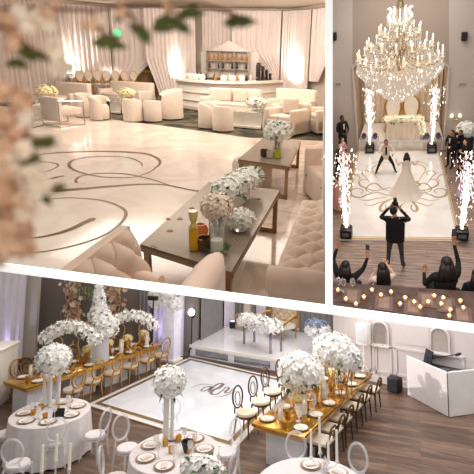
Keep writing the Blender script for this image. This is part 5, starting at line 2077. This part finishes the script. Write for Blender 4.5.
# script monogram
mb = MB()
for pts, w in (([(201, 391), (205, 388), (211, 387.5), (209, 390), (203, 392), (200, 390.5)], .09), ([(208, 393), (213, 388), (219, 384.5), (223, 385), (219, 388.5), (213, 391), (211, 394.5), (217, 395), (222, 391.5)], .12),
               ([(222, 392), (226, 388), (229, 389), (225, 393), (229, 393.5), (233, 389.5)], .08), ([(192, 388.5), (199, 385.5), (206, 385), (214, 386)], .05), ([(214, 398), (222, 397), (229, 395), (236, 391.5)], .05)):
    band(mb, spline([A(x, y) for x, y in pts], 6), w * .4, w, w * .4, .0225)
mb.build('monogram', mat('pewter_script_vinyl', (118, 104, 98), rough=.4), df, flat=True)


# --- chairs
dark_gold = mat('dark_bronze_frame', (92, 68, 44), rough=.35, metal=.6, var=.1)


def gold_chair(label, m=None, cush=None):
    m = m or hgold
    o = thing('oval_back_chair', label, 'chair')
    MB().lathe([(0, .43), (.22, .43), (.235, .46), (.22, .50), (0, .515)], n=18, sy=.95).build('seat', cush or cream, o)
    R2 = Matrix.Rotation(-.12, 3, 'X')
    def rg(rx, rz, cz, n=18):
        return [R2 @ Vector((rx * math.cos(a * 2 * PI / n), 0, rz * math.sin(a * 2 * PI / n))) + Vector((0, .24, cz)) for a in range(n)]
    mb = MB().tube(rg(.20, .24, .78), .021, 6, closed=True)
    mb.tube(rg(.10, .15, .74, 12), .012, 5, closed=True)
    mb.tube([(-.16, .21, .46), (-.13, .23, .58)], .02, 5)
    mb.tube([(.16, .21, .46), (.13, .23, .58)], .02, 5)
    mb.build('backrest', m, o)
    MB().lathe([(.21, .39), (.225, .41), (.225, .435), (.21, .44)], n=18).build('seat_frame', m, o)
    for sx in (-1, 1):
        for sy in (-1, 1):
            MB().tube([(sx * .16, sy * .16, .42), (sx * .18, sy * .18, .2), (sx * .2, sy * .21, 0)], [.024, .02, .014], 6).build('leg', m, o)
    return o
gc = Repeat(gold_chair, 'gold oval back chairs at the long tables')
def low_chair(label):
    o = thing('low_back_chair', label, 'chair')
    MB().box((0, 0, .47), (.42, .42, .06), bev=.025).build('seat', mat('champagne_seat', (232, 212, 188), rough=.7), o)
    mb = MB().tube(spline([(-.19, .19, .44), (-.18, .23, .62), (-.1, .25, .74), (.1, .25, .74), (.18, .23, .62), (.19, .19, .44)], 4), .02, 6)
    mb.tube(spline([(-.11, .2, .5), (-.07, .235, .66), (.07, .235, .66), (.11, .2, .5)], 4), .012, 5)
    mb.build('backrest', dark_gold, o)
    MB().box((0, 0, .425), (.4, .4, .04)).build('seat_frame', dark_gold, o)
    for sx in (-1, 1):
        for sy in (-1, 1):
            MB().tube([(sx * .17, sy * .17, .42), (sx * .19, sy * .2, 0)], [.022, .015], 6).build('leg', dark_gold, o)
    return o
lc = Repeat(low_chair, 'bronze chairs right of the right table')
dc = Repeat(lambda l: gold_chair(l, dark_gold, mat('champagne_seat', (226, 206, 180), rough=.7)), 'dark bronze oval back chairs at the right table')
def ghost(label):
    o = thing('clear_chair', label, 'chair')
    MB().lathe([(0, .45), (.2, .45), (.21, .47), (.2, .5), (0, .51)], n=16).build('cushion', linen, o)
    MB().lathe([(0, .42), (.22, .42), (.22, .445), (0, .445)], n=16).build('seat', acryl, o)
    R2 = Matrix.Rotation(-.14, 3, 'X')
    n = 18
    loop = [R2 @ Vector((.19 * math.cos(a * 2 * PI / n), 0, .23 * math.sin(a * 2 * PI / n))) + Vector((0, .24, .80)) for a in range(n)]
    mb = MB().tube(loop, .024, 6, closed=True)
    pane = MB().solid([R2 @ Vector((.17 * math.cos(a * 2 * PI / n), 0, .21 * math.sin(a * 2 * PI / n))) + Vector((0, .24, .80)) for a in range(n)], (0, .012, 0))
    pane.build('back_pane', mat('faint_acrylic', (240, 240, 244), rough=.05, alpha=.06, var=.01), o)
    for s in (-1, 1):
        mb.tube([(s * .15, .2, .44), (s * .11, .23, .62)], .02, 5)
    mb.build('backrest', acryl, o)
    for sx in (-1, 1):
        for sy in (-1, 1):
            MB().tube([(sx * .17, sy * .17, .43), (sx * .2, sy * .21, 0)], [.026, .016], 6).build('leg', acryl, o)
    return o
gh = Repeat(ghost, 'clear acrylic chairs at the round tables')


# --- tableware
charger_m = mat('bronze_charger', (168, 132, 108), rough=.35, metal=.4, var=.06)
china = mat('white_china', (244, 240, 234), rough=.2, var=.02)
napk = mat('pale_rose_napkin', (226, 206, 196), rough=.8, var=.04)
def setting(cm, nm):
    def make(label):
        o = thing('place_setting', label, 'plate')
        MB().lathe([(0, 0), (.11, 0), (.165, .012), (.165, .016), (.11, .006), (0, .006)], n=20).build('charger', cm, o)
        MB().lathe([(0, .008), (.09, .008), (.13, .02), (.13, .024), (.09, .014), (0, .014)], n=20).build('plate', china, o)
        MB().box((0, 0, .025), (.09, .16, .018), .3, .004).build('napkin', nm, o)
        return o
    return make
ps = Repeat(setting(charger_m, napk), 'place settings on the round tables')
pg = Repeat(setting(hgold, mat('cream_napkin', (240, 228, 206), rough=.8)), 'gold place settings on the long tables')
def goblet(label):
    o = thing('wine_glass', label, 'glass')
    MB().lathe([(.006, .012), (.006, .09), (.03, .11), (.042, .15), (.036, .20)], n=10).build('bowl', tglass, o)
    MB().lathe([(0, .004), (.034, .0), (.034, .006), (.006, .014)], n=10).build('foot', tglass, o)
    return o
gb = Repeat(goblet, 'wine glasses on the tables')
def votg(label):
    o = thing('gold_votive', label, 'candle holder')
    MB().lathe([(.03, 0), (.04, .005), (.046, .09), (.04, .09), (.036, .02), (0, .012)], n=10).build('cup', hgold, o)
    MB().cyl((0, 0, .015), (0, 0, .06), .03, n=8).build('candle', mat('lit_wax', (255, 226, 170), rough=.5, emit=.9, ecol=(255, 214, 140)), o)
    return o
vg = Repeat(votg, 'gold votive cups on the tables')
def pillar(label):
    o = thing('candle_cylinder', label, 'candle holder')
    MB().lathe([(0, 0), (.05, 0), (.05, .30), (.045, .30), (.045, .012), (0, .012)], n=12).build('glass_cylinder', tglass, o)
    MB().cyl((0, 0, .012), (0, 0, .16), .036, n=10).build('candle', ivory_wax, o)
    MB().lathe([(0, .165), (.01, .175), (.004, .2), (0, .21)], n=6).build('flame', mat('small_flame', (255, 220, 160), emit=6, ecol=(255, 214, 150)), o)
    return o
pc_ = Repeat(pillar, 'candles in glass cylinders on the tables')
def goldvase(label):
    o = thing('gold_vase', label, 'vase')
    MB().lathe([(0, 0), (.06, 0), (.03, .04), (.05, .1), (.085, .17), (.07, .25), (.06, .25), (.04, .2), (0, .1)], n=14).build('vase_body', hgold, o)
    bloom_ball(MB(), (0, 0, .28), (.11, .11, .08), 24, .055, -.3).build('flowers', mat('golden_cream_petals', (244, 222, 160), rough=.7), o, flat=True)
    return o
gv = Repeat(goldvase, 'gold vases on the long tables')


# --- long tables
def rect_table(label, near, far, w, h, top_m, boxes, rz=None):
    d = far - near
    L_ = d.length
    o = thing('banquet_table', label, 'table', Vector(((near.x + far.x) / 2, (near.y + far.y) / 2, 0)), math.atan2(d.y, d.x) - PI / 2)
    MB().box((0, 0, h - .03), (w, L_, .06), bev=.01).build('table_top', top_m, o)
    MB().box((0, 0, h - .09), (w * .96, L_ - .08, .06)).build('apron', hgold, o)
    for k in range(boxes):
        y = -L_ / 2 + L_ * (k + .5) / boxes
        MB().box((0, y, (h - .12) / 2), (w * .62, L_ / boxes * .72, h - .12), bev=.01).build('pedestal', mat('white_mirror_pedestal', (226, 224, 228), rough=.15, var=.05), o)
    return o, L_

TZ = .76
# right table
NL, NR, FR, FL_ = (A(x, y, TZ) for x, y in ((250, 422), (305, 438), (364, 373), (341, 366)))
rn_, rf_ = (NL + NR) / 2, (FR + FL_) / 2
rt, rL = rect_table('long gold topped banquet table on the right, laden with flowers and candles', Vector((rn_.x, rn_.y, 0)), Vector((rf_.x, rf_.y, 0)), 1.1, TZ, gold_mirror, 3)
rdir = (rf_ - rn_).normalized()
rrt = Vector((rdir.y, -rdir.x, 0))
def RT(t, s, z=TZ):
    p = rn_ + rdir * rL * t + rrt * s
    return Vector((p.x, p.y, z))
for i, (x, y) in enumerate(((246, 434), (261, 421), (273, 409.5), (287, 399))):
    p = A(x, y)
    dc.put(p, toward(p, p + rrt), 'bronze oval back chair left of the right gold table, %s from near end' % ORD[i], 'bronze chairs left of the right table', .94)
for i, (x, y) in enumerate(((321, 439), (330.6, 427.5), (340, 417), (351, 405), (360, 396), (370, 388))):
    p = A(x, y, .48)
    p.z = 0
    lc.put(p, toward(p, p - rrt), 'bronze chair with cream seat right of the right gold table, %s from near end' % ORD[i])
n = 0
for k in range(6):
    t = .07 + .165 * k
    for s, sd in ((-.36, 'left'), (.36, 'right')):
        pg.put(RT(t, s), random.uniform(0, 1), 'gold place setting, %s side of right gold table, %s from near end' % (sd, ORD[k]))
        for j, ds in enumerate((.16, .22)):
            p = RT(t + .03 * (j + 1), s * (1 - ds / .36 * (.8 if j else .6)))
            gb.put(p, 0, 'wine glass at the %s %s setting of the right gold table, %s one' % (ORD[k], sd, ('outer', 'inner')[j]), scale=1.3 + .25 * j)
for k in range(9):
    vg.put(RT(.04 + .11 * k, (.09, -.1, .05)[k % 3]), 0, 'gold votive cup along the right gold table, %s from near end' % ORD[k], scale=1.3)
for k in range(8):
    pc_.put(RT(.10 + .12 * k, (-.14, .13)[k % 2]), 0, 'ivory candle in glass cylinder on right gold table, %s from near end' % ORD[k], scale=1 + .3 * (k % 2))
for k in range(4):
    gv.put(RT(.22 + .22 * k, .02 * (-1) ** k), 0, 'gold vase with creamy flowers on right gold table, %s from near end' % ORD[k], scale=1.05)


def tall_flowers(label, loc, h, rad, n, pr, stand='glass', legs=4, spread=.12):
    o = thing('flower_centrepiece', label, 'flowers', loc)
    if stand == 'glass':
        for k in range(legs):
            a = 2 * PI * k / legs + .4
            MB().lathe([(0, 0), (.034, 0), (.034, h), (.03, h), (.03, .01), (0, .01)], (spread * math.cos(a), spread * math.sin(a), 0), n=10).build('glass_column', tglass, o)
    elif stand == 'gold':
        for k in range(legs):
            a = 2 * PI * k / legs + .4
            MB().tube(spline([(spread * math.cos(a), spread * math.sin(a), 0), (spread * .9 * math.cos(a), spread * .9 * math.sin(a), h * .5), (spread * 1.6 * math.cos(a + .3), spread * 1.6 * math.sin(a + .3), h)], 4), .014, 5).build('stand_rod', hgold, o)
        MB().cyl((0, 0, 0), (0, 0, .012), spread * 1.2, n=16).build('base_plate', hgold, o)
    zc = h + rad[2] * .55
    mb = MB().ball((0, 0, zc), tuple(r * .8 for r in rad), 2)
    bloom_ball(mb, (0, 0, zc), rad, n, pr, -.85)
    mb.build('flowers', hpetal, o, flat=True)
    leaves_ball(MB(), (0, 0, zc - rad[2] * .2), rad, 22, rad[0] * .42, -.8).build('leaves', hleaf, o, flat=True)
    return o

tall_flowers('lower big ball of white flowers over the right gold table', Vector((*A(299, 371, 1.5).to_2d(), TZ)), .54, (.42, .40, .36), 150, .1, 'gold', 4)
tall_flowers('upper big ball of white flowers over the right gold table', Vector((*A(333, 350, 1.72).to_2d(), TZ)), .76, (.44, .42, .36), 150, .1, 'gold', 4)
tall_flowers('rearmost ball of white flowers at the far end of the right gold table', Vector((*A(346, 356, 1.62).to_2d(), TZ)), .66, (.34, .32, .3), 110, .1, 'gold', 4)
for t, s, lab in ((.27, .12, 'black bow shaped napkin flower near the front of the right gold table'), (.62, .3, 'black bow shaped napkin flower by the far half of the right gold table')):
    o = thing('black_bow', lab, 'bow', RT(t, s))
    MB().lathe([(0, 0), (.04, 0), (.012, .02), (.012, .14), (0, .14)], n=8).build('stand', box_blk, o)
    for k in range(5):
        a = k * 1.257
        MB().solid([(0, 0, .15), (.14 * math.cos(a - .4), .14 * math.sin(a - .4), .2 + .05 * (k % 2)), (.16 * math.cos(a + .3), .16 * math.sin(a + .3), .17)], (0, 0, .02)).build('loop', black_cloth, o)

# left table, run along the back wall
ln_, lf_ = A(26, 388, TZ), A(163, 344, TZ)
_d = (lf_ - ln_).normalized()
ln_, lf_ = ln_ - Vector((_d.y, -_d.x, 0)) * .48, lf_ - Vector((_d.y, -_d.x, 0)) * .48
lt_, lL = rect_table('long gold topped banquet table along the grey wall on the left', Vector((ln_.x, ln_.y, 0)), Vector((lf_.x, lf_.y, 0)), .95, TZ, gold_mirror, 4)
ldir = (lf_ - ln_).normalized()
lrt = Vector((ldir.y, -ldir.x, 0))
def LT(t, s, z=TZ):
    p = ln_ + ldir * lL * t + lrt * s
    return Vector((p.x, p.y, z))
for i, (x, y) in enumerate(((72.6, 388), (92, 379), (112, 371), (130, 364), (147, 358), (160, 353.5))):
    p = A(x, y, .5)
    p.z = 0
    gc.put(p, toward(p, p - lrt), 'gold oval back chair before the left gold table, %s from its left end' % ORD[i])
for i, t in enumerate((.16, .34, .52, .70, .88)):
    p = LT(t, -.85, 0)
    gc.put(p, toward(p, p + lrt), 'gold oval back chair behind the left gold table, %s from its left end' % ORD[i], 'gold chairs on the wall side of the left table')
p = A(30, 394)
dc.put(p, toward(p, A(60, 376)), 'dark bronze chair at the left end of the left gold table', 'dark chairs at the left table end')
for k in range(6):
    t = .09 + .16 * k
    for s, sd in ((-.3, 'wall'), (.3, 'front')):
        pg.put(LT(t, s), random.uniform(0, 1), 'gold place setting, %s side of left gold table, %s from left end' % (sd, ORD[k]))
        gb.put(LT(t + .035, s * .6), 0, 'wine glass, %s side of left gold table, %s from left end' % (sd, ORD[k]), scale=1.2)
for k in range(8):
    vg.put(LT(.06 + .12 * k, (.1, -.1)[k % 2]), 0, 'gold votive cup along the left gold table, %s from left end' % ORD[k], scale=1.4)
    pc_.put(LT(.11 + .115 * k, (-.16, .14)[k % 2]), 0, 'ivory candle in glass cylinder on left gold table, %s from left end' % ORD[k], scale=1 + .35 * (k % 2))
for k in range(6):
    gv.put(LT(.14 + .155 * k, .02 * (-1) ** k), 0, 'gold vase with creamy flowers on left gold table, %s from left end' % ORD[k], scale=1.25)
# arching flower stand
def arch_flowers(label, loc, rz, w, h, n):
    o = thing('flower_arch', label, 'flowers', loc, rz)
    for s in (-1, 1):
        MB().tube(spline([(0, 0, 0), (s * w * .22, 0, h * .35), (s * w * .18, 0, h * .75), (s * w * .42, 0, h)], 6), .018, 6).build('harp_side', hgold, o)
    MB().cyl((0, 0, 0), (0, 0, .015), .16, n=16).build('base_plate', hgold, o)
    mb, ml = MB(), MB()
    for k in range(n):
        u = k / (n - 1) * 2 - 1
        c = (u * w * .55, 0, h + .12 - .30 * u * u)
        bloom_ball(mb, c, (.17, .2, .17), 20, .085, -.8)
        leaves_ball(ml, c, (.18, .2, .18), 3, .14)
    mb.build('flowers', hpetal, o, flat=True)
    ml.build('leaves', hleaf, o, flat=True)
    return o
q = A(69, 371, TZ)
arch_flowers('arched white flowers on a gold harp stand at the left gold table', q, .35, CUR.wide(69, 371, 38), CUR.rise(69, 371, 331, TZ) - TZ, 8)
q = A(131, 350.5, TZ)
arch_flowers('arched white flowers on a gold stand near the right end of the left gold table', q, .5, CUR.wide(131, 350, 32), CUR.rise(131, 350.5, 319, TZ) - TZ, 7)
# tall flower column on frosted acrylic plinth
q = A(99, 361, TZ)
o = thing('flower_tower', 'pointed tower of white flowers on a frosted pedestal, before the wreath', 'flowers', q)
hp = CUR.rise(99, 361, 329, TZ) - TZ
MB().lathe([(0, 0), (.26, 0), (.24, hp), (0, hp)], n=18).build('pedestal', mat('frosted_acrylic', (226, 224, 226), rough=.3, alpha=.75, var=.03), o)
mb, ml = MB(), MB()
ht = CUR.rise(99, 361, 290, TZ) - TZ - hp
for t, r in ((0, .36), (.16, .40), (.32, .34), (.48, .24), (.62, .18), (.76, .15), (.9, .12), (1.0, .09)):
    x = -.12 * t
    bloom_ball(mb, (x + (.18 if t < .2 else 0), 0, hp + ht * t), (r, r * .8, .2), int(130 * r) + 12, .095, -.8)
    leaves_ball(ml, (x, 0, hp + ht * t), (r, r * .8, .2), 4, .16)
mb.build('flowers', hpetal, o, flat=True)
ml.build('leaves', hleaf, o, flat=True)


# --- round tables with floor length cloths
def round_table(label, c, R_):
    o = thing('round_table', label, 'table', c)
    def fn(u, v):
        a = u * 2 * PI
        r = R_ * (1 + .07 * (1 - v) + .035 * math.sin(a * 13 + 1) * (1 - v) ** .6 + .02 * math.sin(a * 29) * (1 - v))
        return (r * math.cos(a), r * math.sin(a), .03 + (TZ - .035) * v)
    MB().grid(fn, 156, 6, wrap=True).build('cloth_skirt', linen, o, angle=180)
    MB().lathe([(0, TZ - .03), (R_ - .01, TZ - .03), (R_ + .004, TZ - .012), (R_ - .006, TZ), (0, TZ)], n=48).build('cloth_top', linen, o)
    MB().cyl((0, 0, 0), (0, 0, TZ - .04), .08, n=10).build('pedestal', box_blk, o)
    return o


def dress(c, R_, name, n, a0, skip=(), glasses=True):
    for k in range(n):
        a = a0 + 2 * PI * k / n
        if k in skip:
            continue
        ps.put(c + Vector(((R_ - .24) * math.cos(a), (R_ - .24) * math.sin(a), TZ)), a + PI / 2, 'place setting on the %s, %s clockwise from the front' % (name, ORD[(n - k) % n]))
        if glasses:
            b = a + .28
            gb.put(c + Vector(((R_ - .40) * math.cos(b), (R_ - .40) * math.sin(b), TZ)), 0, 'wine glass on the %s, by setting %s clockwise from front' % (name, ORD[(n - k) % n]), scale=1.15)


c1 = A(51, 412, TZ)
c1.z = 0
R1 = .74
round_table('round table in white linen at the lower left', c1, R1)
dress(c1, R1, 'lower left round table', 7, -PI / 2 - .1)
q = c1 + Vector((-.30, .24, TZ))
hst = CUR.rise(*CUR.px(q)[:2], 368, TZ) - TZ
tall_flowers('big ball of white orchids on clear glass columns over the lower left round table', q, hst, (.34, .32, .31), 150, .085, 'glass', 5, .15)
o = thing('menu_stand', 'small black menu card standing on the lower left round table', 'card', c1 + Vector((.34, -.10, TZ)), .5)
MB().box((0, 0, .085), (.22, .012, .15), rot=Matrix.Rotation(-.3, 3, 'X')).build('card', box_blk, o)
MB().box((0, .02, .008), (.1, .08, .016)).build('foot', box_blk, o)
for i in range(5):
    a = i * 1.25 + .3
    vg.put(c1 + Vector((.3 * math.cos(a), .22 * math.sin(a) - .08, TZ)), 0, 'votive cup around the orchid columns on lower left round table, %s of five' % ORD[i], 'votive cups on the round tables', 1.1)
for i, (x, y, lab) in enumerate(((95, 433, 'clear chair to the right of the lower left round table'), (54, 440, 'clear chair at the front of the lower left round table'),
                                 (6, 432, 'clear chair at the left edge of the lower left round table'), 
                                 (18, 462, 'clear chair at the bottom left corner'))):
    p = A(x, y, .47)
    p.z = 0
    gh.put(p, toward(p, c1), lab, scale=.92)
for i, (x, yb, yt_) in enumerate(((40.5, 492, 445), (54, 498, 434), (68, 494, 443))):
    q = A(x, yb)
    zt = CUR.rise(x, yb, yt_)
    pz = thing('taper_candle', 'white taper candle before the lower left round table, %s from the left' % ORD[i], 'candle', q)
    MB().lathe([(.09, 0), (.09, .015), (.02, .03), (.014, zt - .5), (.03, zt - .46), (.03, zt - .42), (0, zt - .42)], n=10).build('holder', tglass, pz)
    MB().cyl((0, 0, zt - .42), (0, 0, zt), .026, .02, 8).build('candle', ivory_wax, pz)
    MB().cyl((0, 0, zt), (0, 0, zt + .02), .003, n=4).build('wick', box_blk, pz)

c2 = A(175, 451, TZ)
c2.z = 0
R2_ = .72
round_table('round table in white linen at the bottom middle', c2, R2_)
dress(c2, R2_, 'bottom middle round table', 7, -PI / 2 + .3)
q = c2 + Vector((-.32, .22, TZ))
hst = CUR.rise(*CUR.px(q)[:2], 390, TZ) - TZ
tall_flowers('ball of white roses on a tall clear vase over the bottom middle round table', q, hst, (.27, .26, .25), 120, .075, 'glass', 3, .07)
q = c2 + Vector((.12, -.52, TZ))
bouquet('bouquet', 'low white flowers at the bottom edge of the bottom middle table', A(202, 479, TZ), (.34, .2, .16), 90, .07, .08, hpetal, 'low', 12)
o = thing('black_vase', 'short black vase on the bottom middle round table', 'vase', c2 + Vector((.20, .05, TZ)))
MB().lathe([(0, 0), (.05, 0), (.09, .14), (.10, .17), (.08, .17), (.04, .02), (0, .02)], n=12).build('vase_body', box_blk, o)
MB().lathe([(.102, .165), (.106, .17), (.102, .175)], n=12).build('rim', box_blk, o)
for i in range(5):
    a = i * 1.25 + .9
    vg.put(c2 + Vector((.26 * math.cos(a), .2 * math.sin(a) + .12, TZ)), 0, 'votive cup around the tall vase on bottom middle round table, %s of five' % ORD[i], 'votive cups on the round tables', 1.1)
for x, y, lab in ((128, 428, 'clear chair to the upper left of the bottom middle round table'), (116, 456, 'clear chair to the lower left of the bottom middle round table'),
                  (226, 432, 'clear chair to the upper right of the bottom middle round table'), (221, 458, 'clear chair to the lower right of the bottom middle round table'),
                  (172, 410, 'clear chair behind the bottom middle round table')):
    p = A(x, y, .78)
    p.z = 0
    gh.put(p, toward(p, c2), lab, scale=.92)

c3 = A(311, 487, TZ)
c3.z = 0
round_table('round table in white linen cut off at the bottom right', c3, .80)
for a, lab in ((1.1, 'right'), (1.9, 'left')):
    ps.put(c3 + Vector((.55 * math.cos(a), .55 * math.sin(a), TZ)), a, 'place setting on the bottom right round table, the %s one' % lab)
for x, y, lab in ((298, 449, 'clear chair behind the bottom right round table, under the candelabra'), (350, 460, 'clear chair to the right of the bottom right round table')):
    p = A(x, y, .78)
    p.z = 0
    gh.put(p, toward(p, c3), lab, scale=.92)
cb = c3 + Vector((.06, .48, TZ))
o = thing('candelabra', 'crystal candelabra with four white tapers on the bottom right table', 'candelabra', cb)
sc_ = CUR.wide(315, 463, 1, TZ)
MB().lathe([(0, 0), (.09, 0), (.03, .03), (.02, .1), (.04, .14), (.015, .2), (0, .22)], n=12).build('stem', acryl, o)
for i, (dx, zb, zt) in enumerate(((-14 * sc_, .13, .55), (-5 * sc_, .22, .75), (3.5 * sc_, .12, .52), (12 * sc_, .15, .62))):
    arm = MB().tube(spline([(0, 0, .12), (dx * .5, 0, .06), (dx, 0, zb)], 5), .012, 6).build('arm', acryl, o)
    MB().lathe([(0, 0), (.035, .005), (.03, .03), (.0, .03)], (dx, 0, zb), n=10).build('cup', acryl, arm)
    MB().cyl((dx, 0, zb + .02), (dx, 0, zt), .022, .017, 8).build('taper', mat('white_wax', (250, 246, 240), rough=.5), arm)

# --- DJ corner
djw = mat('white_dj_panel', (236, 230, 228), rough=.5, var=.05, scale=2)
T = [A(407.5, 395), A(449, 417.5), A(482, 413)]
ZJ = 1.02
o = thing('dj_booth', 'white folding DJ booth facade of flat panels by the right wall', 'booth')
def panel(a, b, z, name):
    d = (b - a).normalized()
    n = Vector((-d.y, d.x, 0))
    mb = MB().wall(a + d * .01, b - d * .01, .01, z, .05, 1)
    return mb.build(name, djw, o)
panel(T[0], T[1], ZJ, 'front_panel')
panel(T[1], T[2], ZJ, 'side_panel')
back = rwp(424, 388) + rn * .25
MB().prism([(p.x, p.y) for p in (T[0] + Vector((.08, .02, 0)), T[1] + Vector((0, .1, 0)), T[2] + Vector((0, .08, 0)), T[2] + rd * .1 + Vector((0, .4, 0)), T[0] + Vector((.5, .35, 0)))], .78, .82).build('desk_top', box_blk, o)
MB().cyl(T[1] + Vector((0, -.012, .02)), T[1] + Vector((0, -.012, ZJ - .02)), .012, n=6).build('hinge', mat('grey_hinge', (90, 86, 84), rough=.4, metal=.5), o)
dq = A(428, 372, .82)
o = thing('dj_mixer', 'black mixing deck lying on the DJ booth desk', 'mixer', A(450, 378, .83) + Vector((.1, .35, 0)), .1)
MB().box((0, 0, .04), (.7, .36, .08), bev=.01).build('body', box_blk, o)
for s in (-1, 1):
    MB().cyl((s * .22, 0, .08), (s * .22, 0, .10), .12, n=20).build('jog_wheel', mat('grey_metal', (120, 120, 124), rough=.3, metal=.8), o)
for k in range(4):
    MB().box((-.06 + .04 * k, -.04, .09), (.012, .05, .02)).build('fader', china, o)
o = thing('laptop', 'dark laptop screen standing open at the back of the DJ booth', 'laptop', T[0] + Vector((.42, .12, .82)), -1.0)
MB().box((0, 0, .012), (.36, .25, .024)).build('keyboard', box_blk, o)
MB().box((0, .16, .19), (.38, .02, .36), rot=Matrix.Rotation(-.25, 3, 'X')).build('screen', mat('dark_screen', (34, 36, 44), rough=.1), o)
mp_ = T[0] + Vector((.55, .25, .82))
o = thing('microphone_stand', 'black boom microphone reaching right across the DJ booth', 'microphone', mp_)
MB().cyl((0, 0, 0), (0, 0, .03), .09, n=14).build('base', box_blk, o)
e_ = A(459, 354, 1.32) - mp_
MB().tube([(0, 0, .02), (0, 0, .12), e_ * .5 + Vector((0, 0, .06)), e_], .014, 6).build('boom', box_blk, o)
MB().tube([e_ * .9, e_ * 1.0, e_ * 1.06], [.03, .038, .02], 8).build('microphone', box_blk, o)
# black floor speaker, white speaker on a stand
q = A(394, 394)
o = thing('subwoofer', 'black boxy floor speaker left of the DJ booth', 'speaker', q + Vector((0, .2, 0)), -.35)
MB().box((0, 0, .2), (.32, .3, .38), bev=.02).build('cabinet', box_blk, o)
MB().box((0, -.155, .2), (.27, .012, .32)).build('grille', mat('dark_mesh_grille', (46, 44, 46), rough=.8), o)
for s in (-1, 1):
    MB().cyl((s * .12, .0, .385), (s * .12, 0, .42), .015, n=6).build('corner_post', box_blk, o)
q = A(364.5, 382.5)
zt = CUR.rise(364.5, 382.5, 342)
o = thing('stand_speaker', 'white loudspeaker on a white tripod beyond the far end of the right table', 'speaker', q + Vector((0, 0, .0)), -.3)
MB().box((0, 0, zt + .24), (.36, .3, .62), bev=.04).build('cabinet', white_lacquer, o)
MB().box((0, -.155, zt + .24), (.28, .012, .5), bev=.004).build('grille', mat('pale_grey_grille', (206, 204, 206), rough=.7), o)
MB().cyl((0, 0, .3), (0, 0, zt - .05), .022, n=8).build('pole', white_lacquer, o)
for k in range(3):
    a = k * 2.094 + .5
    MB().cyl((0, 0, .5), (.36 * math.cos(a), .36 * math.sin(a), .012), .016, n=5).build('leg', white_lacquer, o)

# --- light
lamp('AREA', (-1, 11, 6.0), 470, (.97, .97, 1), 8, None, sy=7)
lamp('AREA', (-6, 5.5, 5.5), 150, (1, .98, .97), 4, (-2, 12, 0), sy=3)
lamp('AREA', (5, 6, 6.2), 150, (1, .95, .92), 2.5, (4, 12, .6))
lamp('SPOT', RT(.35, -5.0, 2.15), 1250, (1, .93, .9), .05, A(415, 375, 1.0), 62, .6)
for px, pw in (((12, 362), 110), ((164, 358.5), 70)):
    q = A(*px) + Vector((0, -.35, .1))
    lamp('SPOT', q, pw, (.62, .5, 1), .08, q + Vector((0, .35, 1.4)), 70, .9)
q = A(232.5, 328, SH) + Vector((0, 0, .3))
lamp('SPOT', q, 70, (.7, .58, 1), .06, q + Vector((0, .35, 1.2)), 70, .9)
